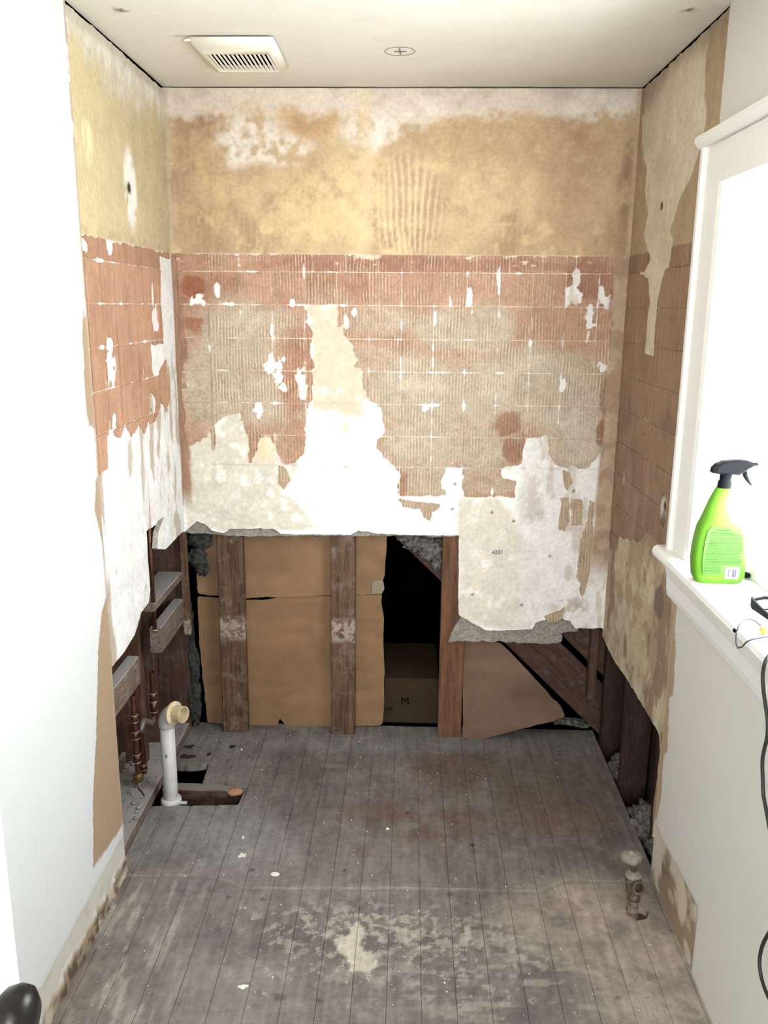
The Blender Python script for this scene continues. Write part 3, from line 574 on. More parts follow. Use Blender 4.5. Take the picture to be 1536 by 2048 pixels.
def colR(Y, Z):
    n1 = fbm(Y*6, Z*6, 101); n2 = fbm(Y*20, Z*20, 102); n3 = fbm(Y*40, Z*12, 103)
    c = np.ones(Y.shape+(3,))*s2l((190, 160, 118)); c = mixc(c, ss(n1, 0.45, 0.7)*0.5, (176, 146, 106)); c = mixc(c, ss(n3, 0.55, 0.7)*0.3, (204, 176, 132))
    lo = np.ones(Y.shape+(3,))*s2l((172, 136, 104)); yl = 1-ss(Z+0.25*(n1-0.5)-0.12*ss(Y, -0.5, 0), 0.82, 1.02)
    lo = mixc(lo, yl, (206, 186, 146)); lo = mixc(lo, yl*ss(n1, 0.5, 0.62)*0.7, (176, 148, 108)); lo = mixc(lo, yl*ss(n2, 0.55, 0.68)*0.6, (224, 208, 172))
    lo = mixc(lo, yl*ss(fbm(Y*10, Z*5, 104), 0.55, 0.62)*0.9, (158, 128, 96))
    for q in bare2: lo = mixc(lo, 1-ss(sdp(Y, Z, q)+jag(Y, Z, 105, 0.006, 30), -0.003, 0.003), (136, 112, 96))
    rz = np.min(np.abs(Z[..., None]-np.array(ROWS)), -1); lo = mixc(lo, (1-ss(rz, 0.001, 0.004))*0.5*ss(n2, 0.35, 0.6), (206, 182, 150))
    cb = np.sin(Z*2*math.pi/0.011+2.2*Y*10); P = lambda a, b: (lambda q: (q[1], q[2]))(site(a, b, 0, W)); lo = mixc(lo, ss(cb, 0.2, 0.8)*blob(Y, Z, P(1300, 1255), 0.10, 0.10, 0.3)*0.5, (150, 122, 90))
    up = ss(Z, TILE-0.002, TILE+0.002); c = c*up[..., None]+lo*(1-up[..., None])
    sk = np.minimum(sdp(Y, Z, skim), sdp(Y, Z, skim2))+jag(Y, Z, 106, 0.012, 26)
    m = 1-ss(sk, -0.0015, 0.002); c = mixc(c, m, (226, 210, 178)); c = mixc(c, m*ss(n1, 0.45, 0.65)*0.5, (208, 190, 158)); c = mixc(c, m*ss(n3, 0.55, 0.7)*0.4, (236, 220, 190))
    c = mixc(c, ss(Z+0.1*(n1-0.5), 2.2, 2.26)*0.7, (168, 142, 108))
    c = mixc(c, blob(Y, Z, P(1323, 412), 0.014, 0.012, 0.4), (88, 72, 54)); c = mixc(c, blob(Y, Z, P(1240, 960), 0.1, 0.05, 0.5)*0, (0, 0, 0))
    c = mixc(c, blob(Y, Z, P(1328, 1018), 0.035, 0.03, 0.4)*ss(n2, 0.4, 0.55), (232, 222, 204)); c = mixc(c, blob(Y, Z, P(1330, 1012), 0.014, 0.014, 0.4), (66, 54, 44))
    c = mixc(c, blob(Y, Z, P(1328, 1045), 0.03, 0.04, 0.4)*ss(n2, 0.4, 0.6)*0.8, (104, 86, 68))
    c = mixc(c, (1-ss(Z, 0.47, 0.50))*(Y > -0.72)*ss(n2, 0.4, 0.6)*0.6, (222, 206, 170))
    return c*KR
relR = lambda Y, Z: 0.004*(fbm(Y*5, Z*5, 108)-0.5)
sheet('plaster_panel', wall_right, [M['plaster'], M['edge']], FR, (YR, 0.006, 0.12, H-0.002), 0.0058, lambda Y, Z: sdp(Y, Z, rightOutline)+jag(Y, Z, 109, 0.005, 40)+0.006*ss(Z, H-.06, H-.02)*fbm(Y*30, Z*8, 110), 0.018, colR, relR, True)
def sdAdhR(Y, Z):
    s = np.maximum(-(np.minimum(sdp(Y, Z, skim), sdp(Y, Z, skim2)))+jag(Y, Z, 106, 0.012, 26)*-1, -1.0)
    s = np.maximum(s, 0.92+0.10*(fbm(Y*6, Z*6, 111)-0.5)*2-0.12*ss(Y, -0.5, 0)-Z)
    for a, b, ry, rz in [(1292, 850, 0.03, 0.03), (1308, 935, 0.02, 0.028), (1248, 955, 0.02, 0.03), (1328, 1020, 0.04, 0.05), (1375, 500, 0.02, 0.02), (1257, 825, 0.006, 0.025)]:
        p = site(a, b, 0, W); s = np.maximum(s, (1-np.sqrt(((Y-p[1])/ry)**2+((Z-p[2])/rz)**2))*min(ry, rz)+jag(Y, Z, 112, 0.006, 60))
    cx = (Y+0.04)/0.1055; cx = np.abs(cx-np.round(cx))*0.1055; s = np.maximum(s, 0.003-cx+(fbm(Y*7, Z*20, 113, 3)-0.78)*0.03)
    return s
def colAR(Y, Z):
    n1 = fbm(Y*7, Z*7, 114); n2 = fbm(Y*40, Z*5, 115); c = np.ones(Y.shape+(3,))*s2l((168, 130, 98)); c = mixc(c, ss(n1, 0.45, 0.65)*0.6, (150, 112, 84)); c = mixc(c, ss(n2, 0.55, 0.7)*0.35, (184, 148, 116))
    c = mixc(c, (Z > 1.712)*0.5*ss(n2, 0.3, 0.5), (144, 106, 76)); return c*KR
colsR = [YR+0.003]+[-0.04-0.1055*k for k in range(6, -1, -1)]+[-0.006]
for r in range(10):
    for k in range(len(colsR)-1):
        b4 = (colsR[k]+0.001, colsR[k+1]-0.001, ROWS[r+1]+0.001, ROWS[r]-0.001)
        def f(Y, Z, b=b4):
            e = np.maximum(np.maximum(b[0]-Y, Y-b[1]), np.maximum(b[2]-Z, Z-b[3]))+np.abs(jag(Y, Z, 116, 0.0016, 80)); return np.maximum(e, sdAdhR(Y, Z))
        sheet('adhesive_patch', wall_right, M['adhesive_side'], off(FR, 0.0025), (b4[0]-.001, b4[1]+.001, b4[2]-.001, b4[3]+.001), 0.0065, f, 0.007, colAR, relR, True)
# painted board round the window, torn brown edge and the bare patch above the floor
bareR = onR([(1309, 1642), (1330, 1690), (1360, 1742), (1397, 1816), (1390, 1880), (1380, 1950), (1340, 1900), (1290, 1800), (1290, 1640)])
bareR[:, 0] = np.where(bareR[:, 0] > YR-0.02, YR+0.02, bareR[:, 0]); bareR[:, 1] = np.where(bareR[:, 1] < 0.02, -0.03, bareR[:, 1])
edgeR = onR([(1356, 1205), (1350, 1250), (1352, 1300), (1347, 1390), (1339, 1396), (1336, 1500), (1328, 1512), (1322, 1600), (1313, 1640)])
ez, ey = edgeR[::-1, 1], edgeR[::-1, 0]
def colPR(Y, Z):
    n1 = fbm(Y*20, Z*20, 121); n2 = fbm(Y*9, Z*9, 122)
    c = np.ones(Y.shape+(3,))*s2l((230, 227, 216)); e = np.interp(Z, ez, ey, left=YR+1, right=YR+1)
    c = mixc(c, ss(Y-e+jag(Y, Z, 123, 0.003, 40), -0.002, 0.001)*(Z < 0.9), (192, 160, 120)); c = mixc(c, ss(Y, YR-0.008, YR-0.004)*ss(n1, 0.4, 0.5)*0.8, (206, 184, 150))
    m = 1-ss(sdp(Y, Z, bareR), -0.001, 0.002); c = mixc(c, m, (170, 142, 106)); c = mixc(c, m*ss(n2, 0.52, 0.62), (222, 206, 178)); c = mixc(c, m*ss(n1, 0.55, 0.65)*0.6, (128, 98, 66)); c = mixc(c, m*(Y > -0.86)*ss(n2, 0.38, 0.5)*0.9, (226, 214, 192))
    P = site(1363, 1810, 0, W); c = mixc(c, m*blob(Y, Z, (P[1], P[2]), 0.035, 0.05, 0.2), (226, 206, 176))
    return c*0.86
def sdPR(Y, Z):
    win = np.maximum(np.maximum(WIN[0]-0.012-Y, Y-WIN[1]-0.012), np.maximum(WIN[2]-0.012-Z, Z-WIN[3]-0.012))
    return np.maximum(np.maximum(Y-YR+0.001+np.abs(jag(Y, Z, 124, 0.004, 40)), -win), -Z)
sheet('painted_panel', wall_right, [M['paint'], M['edge']], off(FR, 0.001), (-2.0, YR, 0.0, H), 0.0085, sdPR, 0.019, colPR, lambda Y, Z: -0.0025*(1-ss(sdp(Y, Z, bareR), -0.001, 0.001)), True)
box('painted_panel', (W-0.001, YF-0.1, 0), (W+0.02, -2.0, H), M['trim'], wall_right, 0)

# ---- ceiling, outer shell, wall with the doorway ----------------------------------------------------
def colC(X, Y):
    n1 = fbm(X*3, Y*3, 131); n2 = fbm(X*12, Y*30, 132); n3 = fbm(X*40, Y*40, 133)
    c = np.ones(X.shape+(3,))*s2l((240, 233, 214)); c = mixc(c, ss(n1, 0.45, 0.7)*0.35, (226, 218, 196)); c = mixc(c, ss(n2, 0.66, 0.72)*0.35, (240, 236, 226)); c = mixc(c, ss(Y, -0.25, 0)*0.35, (206, 194, 170))
    for a, b, r in [(243, 20, 0.016), (1372, 22, 0.016), (232, 15, 0.008), (1380, 18, 0.01)]:
        p = site(a, b, 2, H); c = mixc(c, blob(X, Y, p, r, r*0.9, 0.5)*ss(n3, 0.42, 0.55), (120, 108, 92))
    return c*0.92
sheet('ceiling', None, M['ceil'], ((0, 0, H), (1, 0, 0), (0, 1, 0), (0, 0, -1)), (-0.004, W+0.004, -1.6, 0.012), 0.012, None, 0.05, colC, lambda X, Y: 0.002*(fbm(X*4, Y*4, 134)-0.5), True)
ceiling = [o for o in COL.objects if o.name == 'ceiling'][0]; tag(ceiling, kind='structure')
box('ceiling_board', (-0.15, YF-0.1, H), (W+0.15, -1.6, H+0.05), M['trim'], ceiling, 0)
box('ceiling_board', (-0.4, -1.6, H+0.022), (W+0.4, 1.5, H+0.06), M['shell'], ceiling, 0)
ccx, ccy = site(800, 102, 2, H)[:2]
bm = bmesh.new(); tube_bm(bm, [(ccx+0.041*math.cos(t), ccy+0.041*math.sin(t)*1.0, H-0.0012) for t in np.linspace(0, 2*math.pi, 49)], 0.0006, 5); from_bm(bm, 'pencil_circle', M['pencil'], ceiling)
bm = bmesh.new(); tube_bm(bm, [(ccx-0.016, ccy, H-0.0014), (ccx+0.018, ccy+0.002, H-0.0014)], 0.0011, 5); tube_bm(bm, [(ccx-0.001, ccy-0.024, H-0.0014), (ccx+0.002, ccy+0.026, H-0.0014)], 0.0011, 5); from_bm(bm, 'pencil_cross', M['pencil'], ceiling)

wall_front = struct('wall_front')
box('wall_panel', (-0.15, YF-0.12, 0), (DOOR[0], YF, H), M['trim'], wall_front, 0); box('wall_panel', (DOOR[1], YF-0.12, 0), (W+0.15, YF, H), M['trim'], wall_front, 0)
box('wall_panel', (DOOR[0], YF-0.12, DOOR[3]), (DOOR[1], YF, H), M['trim'], wall_front, 0)

hall = struct('wall_hall_added')  # unseen hall box, added to block sky light through the doorway
box('wall_panel', (-0.6, YF-1.5, -0.02), (-0.5, YF-0.12, H), M['trim'], hall, 0); box('wall_panel', (W+0.5, YF-1.5, -0.02), (W+0.6, YF-0.12, H), M['trim'], hall, 0)
for a, b, c, d in ((-0.6, W+0.6, -0.02, HALL_FILL[2]), (-0.6, W+0.6, HALL_FILL[3], H), (-0.6, HALL_FILL[0], HALL_FILL[2], HALL_FILL[3]), (HALL_FILL[1], W+0.6, HALL_FILL[2], HALL_FILL[3])): box('wall_panel', (a, YF-1.6, c), (b, YF-1.5, d), M['trim'], hall, 0)
box('wall_panel', (-0.6, YF-0.12, 0), (-0.15, YF-0.02, H), M['trim'], hall, 0); box('wall_panel', (W+0.15, YF-0.12, 0), (W+0.6, YF-0.02, H), M['trim'], hall, 0)
box('hall_ceiling', (-0.6, YF-1.6, H), (W+0.6, YF-0.02, H+0.05), M['trim'], hall, 0); box('hall_floor', (-0.6, YF-1.6, -0.05), (W+0.6, YF-0.02, -0.021), M['darkwood'], hall, 0)

shell = struct('wall_outer')  # dark boards round cavities and attic, added to shut out sky light
box('sheathing', (-0.23, YF-0.1, -0.4), (-0.205, 1.5, H+0.06), M['shell'], shell, 0)
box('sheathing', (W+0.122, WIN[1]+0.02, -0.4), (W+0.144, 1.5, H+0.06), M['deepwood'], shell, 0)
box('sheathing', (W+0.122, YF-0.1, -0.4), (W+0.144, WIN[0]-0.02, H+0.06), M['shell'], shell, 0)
box('sheathing', (W+0.122, WIN[0]-0.02, -0.4), (W+0.144, WIN[1]+0.02, WIN[2]-0.02), M['shell'], shell, 0)
box('sheathing', (W+0.122, WIN[0]-0.02, WIN[3]+0.02), (W+0.144, WIN[1]+0.02, H+0.06), M['shell'], shell, 0)
box('sheathing', (-0.23, 1.48, -0.4), (W+0.144, 1.5, H+0.06), M['black'], shell, 0)  # attic back in black, the void's shade put into its colour
box('sheathing', (-0.23, YF-0.1, -0.4), (W+0.144, 1.5, -0.38), M['black'], shell, 0)

# ---- floor: single boards, cut out round the drain --------------------------------------------------
floor = struct('floor')
hole1 = onF([(345, 1531), (380, 1533), (404, 1531), (418, 1527), (404, 1568), (345, 1571)])
hole2 = onF([(296, 1612), (318, 1572), (400, 1570), (404, 1571), (456, 1571), (488, 1582), (476, 1610), (390, 1612), (366, 1612)])
hole2 = onF([(296, 1612), (318, 1566), (404, 1567), (456, 1569), (490, 1576), (488, 1584), (476, 1610), (392, 1611), (366, 1611)])
hole3 = onF([(1268, 1812), (1286, 1814), (1297, 1824), (1292, 1838), (1275, 1840), (1262, 1833)])
def sdHole(X, Y): return np.minimum(np.minimum(sdp(X, Y, hole1), sdp(X, Y, hole2)), sdp(X, Y, hole3)+jag(X, Y, 141, 0.004, 60))
lineF = onF([(200, 1752), (330, 1750), (420, 1752), (455, 1762), (490, 1776), (560, 1776), (700, 1776), (860, 1776), (1010, 1783), (1080, 1782), (1110, 1768), (1130, 1761), (1300, 1762)])
def pathd(X, Y, P):
    d = np.full(X.shape, 1e9)
    for k in range(len(P)-1):
        ax, ay = P[k]; ex, ey = P[k+1]-P[k]; t = np.clip(((X-ax)*ex+(Y-ay)*ey)/(ex*ex+ey*ey), 0, 1); d = np.minimum(d, np.hypot(X-ax-t*ex, Y-ay-t*ey))
    return d
def flakeF(X, Y):
    F = lambda a, b: site(a, b, 2, 0)[:2]
    v = np.zeros(X.shape)
    for a, b, rx, ry, k in [(780, 1890, .40, .18, .75), (760, 1850, .35, .08, .85), (1040, 1960, .3, .2, .55), (560, 1960, .3, .15, .45), (330, 1880, .2, .15, .35), (1200, 1900, .2, .3, .3), (850, 1990, .4, .1, .5), (660, 1560, .2, .1, .25), (850, 1600, .3, .15, .25), (420, 1600, .2, .2, .2)]:
        v = np.maximum(v, k*blob(X, Y, F(a, b), rx, ry, 0.6))
    return v
def colF(X, Y):
    n1 = fbm(X*5, Y*5, 151); n2 = fbm(X*16, Y*16, 152); n3 = fbm(X*45, Y*45, 153, 3); n4 = fbm(X*50, Y*8, 154)
    pl = np.floor((X-0.022)/0.083); rn = hsh(pl, pl*0, 5)
    F = lambda a, b: site(a, b, 2, 0)[:2]
    c = np.ones(X.shape+(3,))*s2l((134, 126, 119)); c = mixc(c, ss(n1, 0.45, 0.68)*0.7, (112, 101, 94)); c = mixc(c, ss(n2, 0.55, 0.72)*0.45, (156, 148, 139)); c = mixc(c, (rn-0.5)*0.3, (106, 94, 86))
    for a, b, rx, ry, col, k in [(380, 1690, .30, .20, (152, 148, 144), .85), (440, 1480, .25, .08, (142, 138, 133), .8), (420, 1650, .18, .12, (150, 147, 144), .8), (780, 1490, .45, .06, (146, 144, 141), .7), (700, 1600, .2, .15, (116, 104, 98), .6), (820, 1640, .25, .12, (122, 94, 80), .9), (1050, 1560, .35, .18, (120, 101, 86), .85), (1130, 1640, .18, .10, (130, 104, 88), .8), (880, 1530, .12, .1, (124, 98, 84), .7), (700, 1690, .1, .08, (122, 98, 86), .7), (950, 1740, .5, .06, (130, 124, 116), .6), (1180, 1860, .20, .20, (194, 172, 151), .95), (1290, 1980, .18, .25, (196, 176, 154), .95), (1080, 1830, .12, .07, (176, 154, 136), .7), (260, 1840, .12, .10, (158, 150, 140), .7), (170, 1980, .12, .1, (166, 150, 136), .7), (330, 1960, .2, .1, (128, 120, 114), .5), (560, 1880, .2, .1, (112, 106, 102), .6), (700, 1860, .32, .12, (112, 104, 98), .7), (900, 1950, .35, .15, (112, 104, 100), .8), (1050, 1990, .15, .12, (108, 102, 100), .8), (560, 2000, .25, .1, (126, 118, 112), .5)]:
        c = mixc(c, blob(X, Y, F(a, b), rx, ry, 0.6)*k*ss(n1*0.5+n2*0.5, 0.25, 0.55), col)
    # old flooring adhesive, scattered off-white
    z = blob(X, Y, F(780, 1890), 0.42, 0.20, 0.5); c = mixc(c, z*ss(n3*0.7+n2*0.3, 0.56, 0.60)*0.5, (172, 164, 150))
    z2 = blob(X, Y, F(760, 1860), 0.34, 0.09, 0.5); c = mixc(c, z2*ss(n2*0.4+n3*0.6, 0.55, 0.59)*0.6, (186, 178, 162))
    pt = onF([(668, 1876), (700, 1868), (716, 1840), (726, 1868), (722, 1900), (745, 1912), (752, 1930), (735, 1945), (700, 1944), (690, 1915), (676, 1905)]); c = mixc(c, 1-ss(sdp(X, Y, pt)+jag(X, Y, 155, 0.012, 40), -0.002, 0.004), (206, 194, 170))
    z3 = blob(X, Y, F(1040, 1950), 0.3, 0.2, 0.5); c = mixc(c, z3*ss(fbm(X*18+Y*20, X*18*0.3-Y*50, 156), 0.58, 0.64)*0.6, (186, 174, 156))
    z4 = ss(X, 1.1, 1.3)*(1-ss(Y, -0.9, -0.86)); st = fbm((X*0.85-Y*0.5)*9, (X*0.5+Y*0.85)*36, 157); c = mixc(c, z4*ss(st, 0.6, 0.66)*0.55, (150, 130, 114))
    z5 = (1-ss(X, 0.1, 0.35))*(1-ss(Y, -0.88, -0.84)); c = mixc(c, z5*ss(n4, 0.55, 0.64)*0.6, (196, 186, 172))
    d = pathd(X, Y, lineF)+jag(X, Y, 158, 0.004, 30); c = mixc(c, (1-ss(d, 0.001, 0.006))*0.75*ss(n2, 0.25, 0.5), (178, 168, 152)); dd = pathd(X, Y+0.010, lineF); c = mixc(c, (1-ss(dd, 0.001, 0.008))*0.45, (104, 96, 88))
    c = mixc(c, (1-ss(d, 0.004, 0.03))*0.25, (158, 150, 138))
    for a, b in [(503, 1740), (455, 1795), (525, 1800), (640, 2002), (945, 1690), (815, 1625), (800, 1832), (1000, 1998), (1235, 1995), (900, 1788), (690, 1740), (400, 1570)]:
        q = F(a, b); c = mixc(c, (1-ss(np.hypot(X-q[0], Y-q[1])+jag(X, Y, 159, 0.005, 60), 0.004, 0.010))*0.8, (62, 54, 48))
    dk = onF([(545, 1988), (580, 1990), (568, 2002), (550, 1998)]); c = mixc(c, (1-ss(sdp(X, Y, dk)+jag(X, Y, 160, .006, 50), -0.004, 0.006))*0.8, (74, 62, 54))
    c = mixc(c, (1-ss(Y, -1.2, -1.0))*0.12, (170, 158, 144))
    return c*0.80
for k in range(-1, 19):
    x0, x1 = 0.022+0.083*k, 0.022+0.083*(k+1); x0 = max(x0, -0.026); x1 = min(x1, 1.537)
    if x1-x0 < 0.02: continue
    b = (x0+0.0006, x1-0.0006)
    def f(X, Y, b=b): return np.maximum(np.maximum(b[0]-X, X-b[1])+np.abs(jag(X, Y, 161, 0.0005, 12)), 0.0006-sdHole(X, Y))
    dz = 0.0012*(random.Random(k+50).random()-.5)
    sheet('floorboard', floor, M['floor'], off(FF, dz), (x0, x1, -1.75, 0.10), 0.0075, f, 0.02, colF, lambda X, Y: 0.0012*(fbm(X*12, Y*4, 162)-0.5)+0.002*(1-ss(pathd(X, Y, lineF), 0.001, 0.006)), True, flakeF)
sheet('subfloor', floor, M['floor'], off(FF, -0.0022), (-0.026, 1.537, -1.75, 0.10), 0.012, lambda X, Y: 0.001-sdHole(X, Y), 0.016, lambda X, Y: colF(X, Y)*0.6)
box('floorboard', (-0.026, YF-0.12, -0.02), (1.537, -1.7505, 0), plain_mat('plain_floorboard', (140, 128, 116), 0.8, var=0.2), floor, 0)
box('attic_floorboard', (-0.2, 0.1, -0.02), (W+0.144, 1.49, -0.002), M['black'], floor, 0)  # attic floor coloured black so the void looks unlit
jy0, jy1 = site(420, 1580, 2, -0.004)[1], site(420, 1566, 2, -0.004)[1]
timber('joist', (-0.02, (jy0+jy1)/2, -0.08), (0.6, (jy0+jy1)/2, -0.08), 0.15, jy1-jy0, (0, 0, 1), M['darkwood'], floor, 3)
timber('joist', (-0.02, 0.12, -0.1), (W, 0.12, -0.1), 0.15, 0.04, (0, 0, 1), M['darkwood'], floor, 4)
timber('joist', (-0.1, -0.85, -0.1), (W, -0.85, -0.1), 0.15, 0.04, (0, 0, 1), M['darkwood'], floor, 5)
q = site(470, 1577, 2, 0.0); lump('broken_board_end', (q[0], q[1], -0.012), (0.032, 0.022, 0.012), M['cork'], floor, 4, 0.2, 2)

# ------------------------------------------------------------------ framing inside the walls
for k, (x0, x1) in enumerate([(0.108, 0.203), (0.523, 0.613), (0.930, 1.020)]):
    timber('stud', ((x0+x1)/2+(-0.004 if k == 0 else 0), 0.043, 0.0), ((x0+x1)/2+(0.006 if k < 2 else 0.004), 0.043, H), x1-x0, 0.04, (1, 0, 0), [M['stud'], M['stud'], M['goldstud']][k], wall_back, 10+k)
timber('stud', (1.505, 0.043, 0.17), (1.505, 0.043, H), 0.03, 0.04, (1, 0, 0), M['darkwood'], wall_back, 15)
timber('nailing_strip', (-0.012, 0.012, 0.405), (-0.012, 0.012, 0.84), 0.027, 0.02, (1, 0, 0), M['stud'], wall_back, 16)
bl0, bl1 = Vector((0.66, 0.10, 0.868)), Vector((1.60, 0.10, -0.05)); bd = (bl1-bl0).normalized(); bn = Vector((-bd.z, 0, bd.x))
timber('diagonal_brace', bl0+bn*0.075, bl1+bn*0.075, 0.15, 0.024, bn, M['darkwood'], wall_back, 17)
timber('diagonal_brace', bl0+bn*0.235+bd*0.35, bl1+bn*0.235, 0.12, 0.024, bn, M['darkwood'], wall_back, 18)
timber('header_strip', (0.6, 0.085, 0.845), (1.1, 0.085, 0.845), 0.06, 0.03, (0, 0, 1), M['darkwood'], wall_back, 19)
# left wall
for k, (y, m) in enumerate([(-0.256, 'redstud'), (-0.108, 'darkwood'), (-0.70, 'redstud')]):
    timber('stud', (-0.147, y, 0.02), (-0.147, y, H), 0.09, 0.038, (1, 0, 0), M[m], wall_left, 20+k)
timber('corner_post', (-0.105, 0.045, 0.02), (-0.105, 0.045, H), 0.17, 0.03, (1, 0, 0), M['darkwood'], wall_left, 24)
timber('blocking', (-0.066, -0.336, 0.635), (-0.066, 0.01, 0.635), 0.09, 0.028, (1, 0, 0), M['block'], wall_left, 25)
timber('blocking', (-0.040, -0.288, 0.50), (-0.040, 0.01, 0.50), 0.038, 0.09, (1, 0, 0), M['block'], wall_left, 26)
timber('blocking', (-0.040, -0.815, 0.50), (-0.040, -0.525, 0.50), 0.038, 0.09, (1, 0, 0), M['block'], wall_left, 27)
timber('sole_plate', (-0.115, -1.3, 0.012), (-0.115, 0.06, 0.012), 0.176, 0.04, (1, 0, 0), M['block'], wall_left, 28)
for k in range(7):
    timber('sheathing_board', (-0.195, -0.835, 0.64+0.0+0.135*k+0.0675), (-0.195, 0.08, 0.64+0.135*k+0.0675), 0.131, 0.012, (0, 0, 1), M['redstud'], wall_left, 30+k)
for k, y in enumerate([-0.80-0.0, -0.71, -0.62, -0.53, -0.44, -0.35, -0.26, -0.17, -0.08, 0.01]):
    timber('sheathing_board', (-0.195, y, 0.03), (-0.195, y, 0.64), 0.085, 0.012, (0, 1, 0), M['redstud' if k < 6 else 'darkwood'], wall_left, 40+k)
timber('base_strip', (-0.18, -0.80, 0.055), (-0.18, -0.28, 0.055), 0.045, 0.016, (0, 0, 1), M['block'], wall_left, 50)
# right wall
for k, y in enumerate([-0.285, -0.63, -0.752, 0.02]):
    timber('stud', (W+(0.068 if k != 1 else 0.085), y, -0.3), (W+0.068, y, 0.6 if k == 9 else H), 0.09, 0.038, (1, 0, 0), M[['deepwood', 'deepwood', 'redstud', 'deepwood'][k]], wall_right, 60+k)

# ------------------------------------------------------------------ window and sill
win = struct('window_1')
y0, y1, z0, z1 = WIN
def prism(name, pts, axis, a, b, mat, parent, bev=0.0):
    bm = bmesh.new()
    mk = (lambda p, t: (t, p[0], p[1])) if axis == 0 else ((lambda p, t: (p[0], t, p[1])) if axis == 1 else (lambda p, t: (p[0], p[1], t)))
    A = [bm.verts.new(mk(p, a)) for p in pts]; B = [bm.verts.new(mk(p, b)) for p in pts]; n = len(pts)
    bm.faces.new(A[::-1]); bm.faces.new(B)
    for i in range(n): bm.faces.new((A[i], A[(i+1) % n], B[(i+1) % n], B[i]))
    if bev: bmesh.ops.bevel(bm, geom=bm.edges[:], offset=bev, segments=2, affect='EDGES')
    return from_bm(bm, name, mat, parent)
cprof = [(W+0.0, -0.752), (W-0.030, -0.752), (W-0.034, -0.756), (W-0.034, -0.772), (W-0.028, -0.776), (W-0.024, -0.784), (W-0.022, -0.868), (W-0.018, -0.886), (W+0.0, -0.888)]
prism('side_casing', cprof, 2, z0, z1+0.09, M['trim'], win); prism('side_casing', [(x, -1.80-0.885-y+0.0) for x, y in cprof][::-1], 2, z0, z1+0.09, M['trim'], win)
box('head_casing', (W-0.024, y0-0.10, z1-0.004), (W, -0.776, z1+0.09), M['trim'], win, 0.003)
prism('head_cap', [(W, z1+0.09), (W-0.036, z1+0.09), (W-0.044, z1+0.104), (W-0.044, z1+0.118), (W-0.03, z1+0.124), (W, z1+0.124)], 1, y0-0.16, -0.738, M['trim'], win) if False else None
bm = bmesh.new(); hp = [(W, z1+0.09), (W-0.034, z1+0.09), (W-0.046, z1+0.104), (W-0.046, z1+0.116), (W-0.034, z1+0.122), (W, z1+0.122)]
A = [bm.verts.new((x, y0-0.16, z)) for x, z in hp]; B = [bm.verts.new((x, -0.742, z)) for x, z in hp]; bm.faces.new(A); bm.faces.new(B[::-1])
for i in range(6): bm.faces.new((A[i], B[i], B[(i+1) % 6], A[(i+1) % 6]))
from_bm(bm, 'head_cap', M['trim'], win)
bm = bmesh.new(); sp = [(1.475, 0.952), (1.466, 0.958), (1.463, 0.968), (1.466, 0.979), (1.475, 0.985), (W+0.085, 0.985), (W+0.085, 0.952)]
A = [bm.verts.new((x, y0-0.17, z)) for x, z in sp]; B = [bm.verts.new((x, -0.728, z)) for x, z in sp]; bm.faces.new(A); bm.faces.new(B[::-1])
for i in range(7): bm.faces.new((A[i], B[i], B[(i+1) % 7], A[(i+1) % 7]))
from_bm(bm, 'window_stool', M['trim'], win)
bm = bmesh.new(); ap = [(W, 0.952), (W-0.03, 0.952), (W-0.03, 0.93), (W-0.024, 0.905), (W-0.022, 0.87), (W-0.018, 0.852), (W, 0.846)]
A = [bm.verts.new((x, y0-0.13, z)) for x, z in ap]; B = [bm.verts.new((x, -0.752, z)) for x, z in ap]; bm.faces.new(A); bm.faces.new(B[::-1])
for i in range(7): bm.faces.new((A[i], B[i], B[(i+1) % 7], A[(i+1) % 7]))
from_bm(bm, 'apron', M['trim'], win)
box('jamb', (W-0.001, y1, z0), (W+0.15, y1+0.02, z1), M['trim'], win, 0); box('jamb', (W-0.001, y0-0.02, z0), (W+0.15, y0, z1), M['trim'], win, 0)
box('head_jamb', (W-0.001, y0, z1), (W+0.15, y1, z1+0.02), M['trim'], win, 0); box('outer_sill', (W+0.085, y0, z0-0.03), (W+0.2, y1, z0+0.004), M['trim'], win, 0)
zm = (z0+z1)/2
for nm, xa, za, zb in (('lower_sash', W+0.085, z0+0.004, zm+0.02), ('upper_sash', W+0.115, zm-0.02, z1)):
    s = empty(nm, (xa, (y0+y1)/2, za)); s.parent = win
    for a, b, c, d in ((y0+.002, y1-.002, za, za+0.05), (y0+.002, y1-.002, zb-0.04, zb), (y0+.002, y0+0.042, za+.05, zb-.04), (y1-0.042, y1-.002, za+.05, zb-.04)):
        box('sash_rail', (xa, a, c), (xa+0.028, b, d), M['trim'], s, 0.002)
    box('glass_pane', (xa+0.012, y0+0.04, za+0.045), (xa+0.015, y1-0.04, zb-0.035), M['glass'], s, 0)
q = site(1490, 1150, 0, W+0.075); lump('sash_lift', (W+0.078, q[1], q[2]), (0.009, 0.012, 0.007), M['blackplastic'], win, 2, 0.1, 2)

# ------------------------------------------------------------------ door leaf beside the camera
door = struct('door_1'); dx = 0.385; ye = site(47, 2020, 0, dx)[1]
box('door_leaf', (dx-0.035, YF+0.0, 0.012), (dx, ye, 2.03), M['trim'], door, 0.002)
kp = site(38, 2034, 0, dx+0.055); kn = empty('door_knob', (dx, kp[1], kp[2])); kn.parent = door
lathe('rosette', [(0.033, 0), (0.033, 0.004), (0.028, 0.010), (0.013, 0.014), (0.011, 0.03)], M['knob'], kn, (dx, kp[1], kp[2]), (1, 0, 0))
lathe('knob', [(0.011, 0.028), (0.018, 0.034), (0.026, 0.042), (0.029, 0.052), (0.027, 0.062), (0.018, 0.069), (0.001, 0.071)], M['knob'], kn, (dx, kp[1], kp[2]), (1, 0, 0))

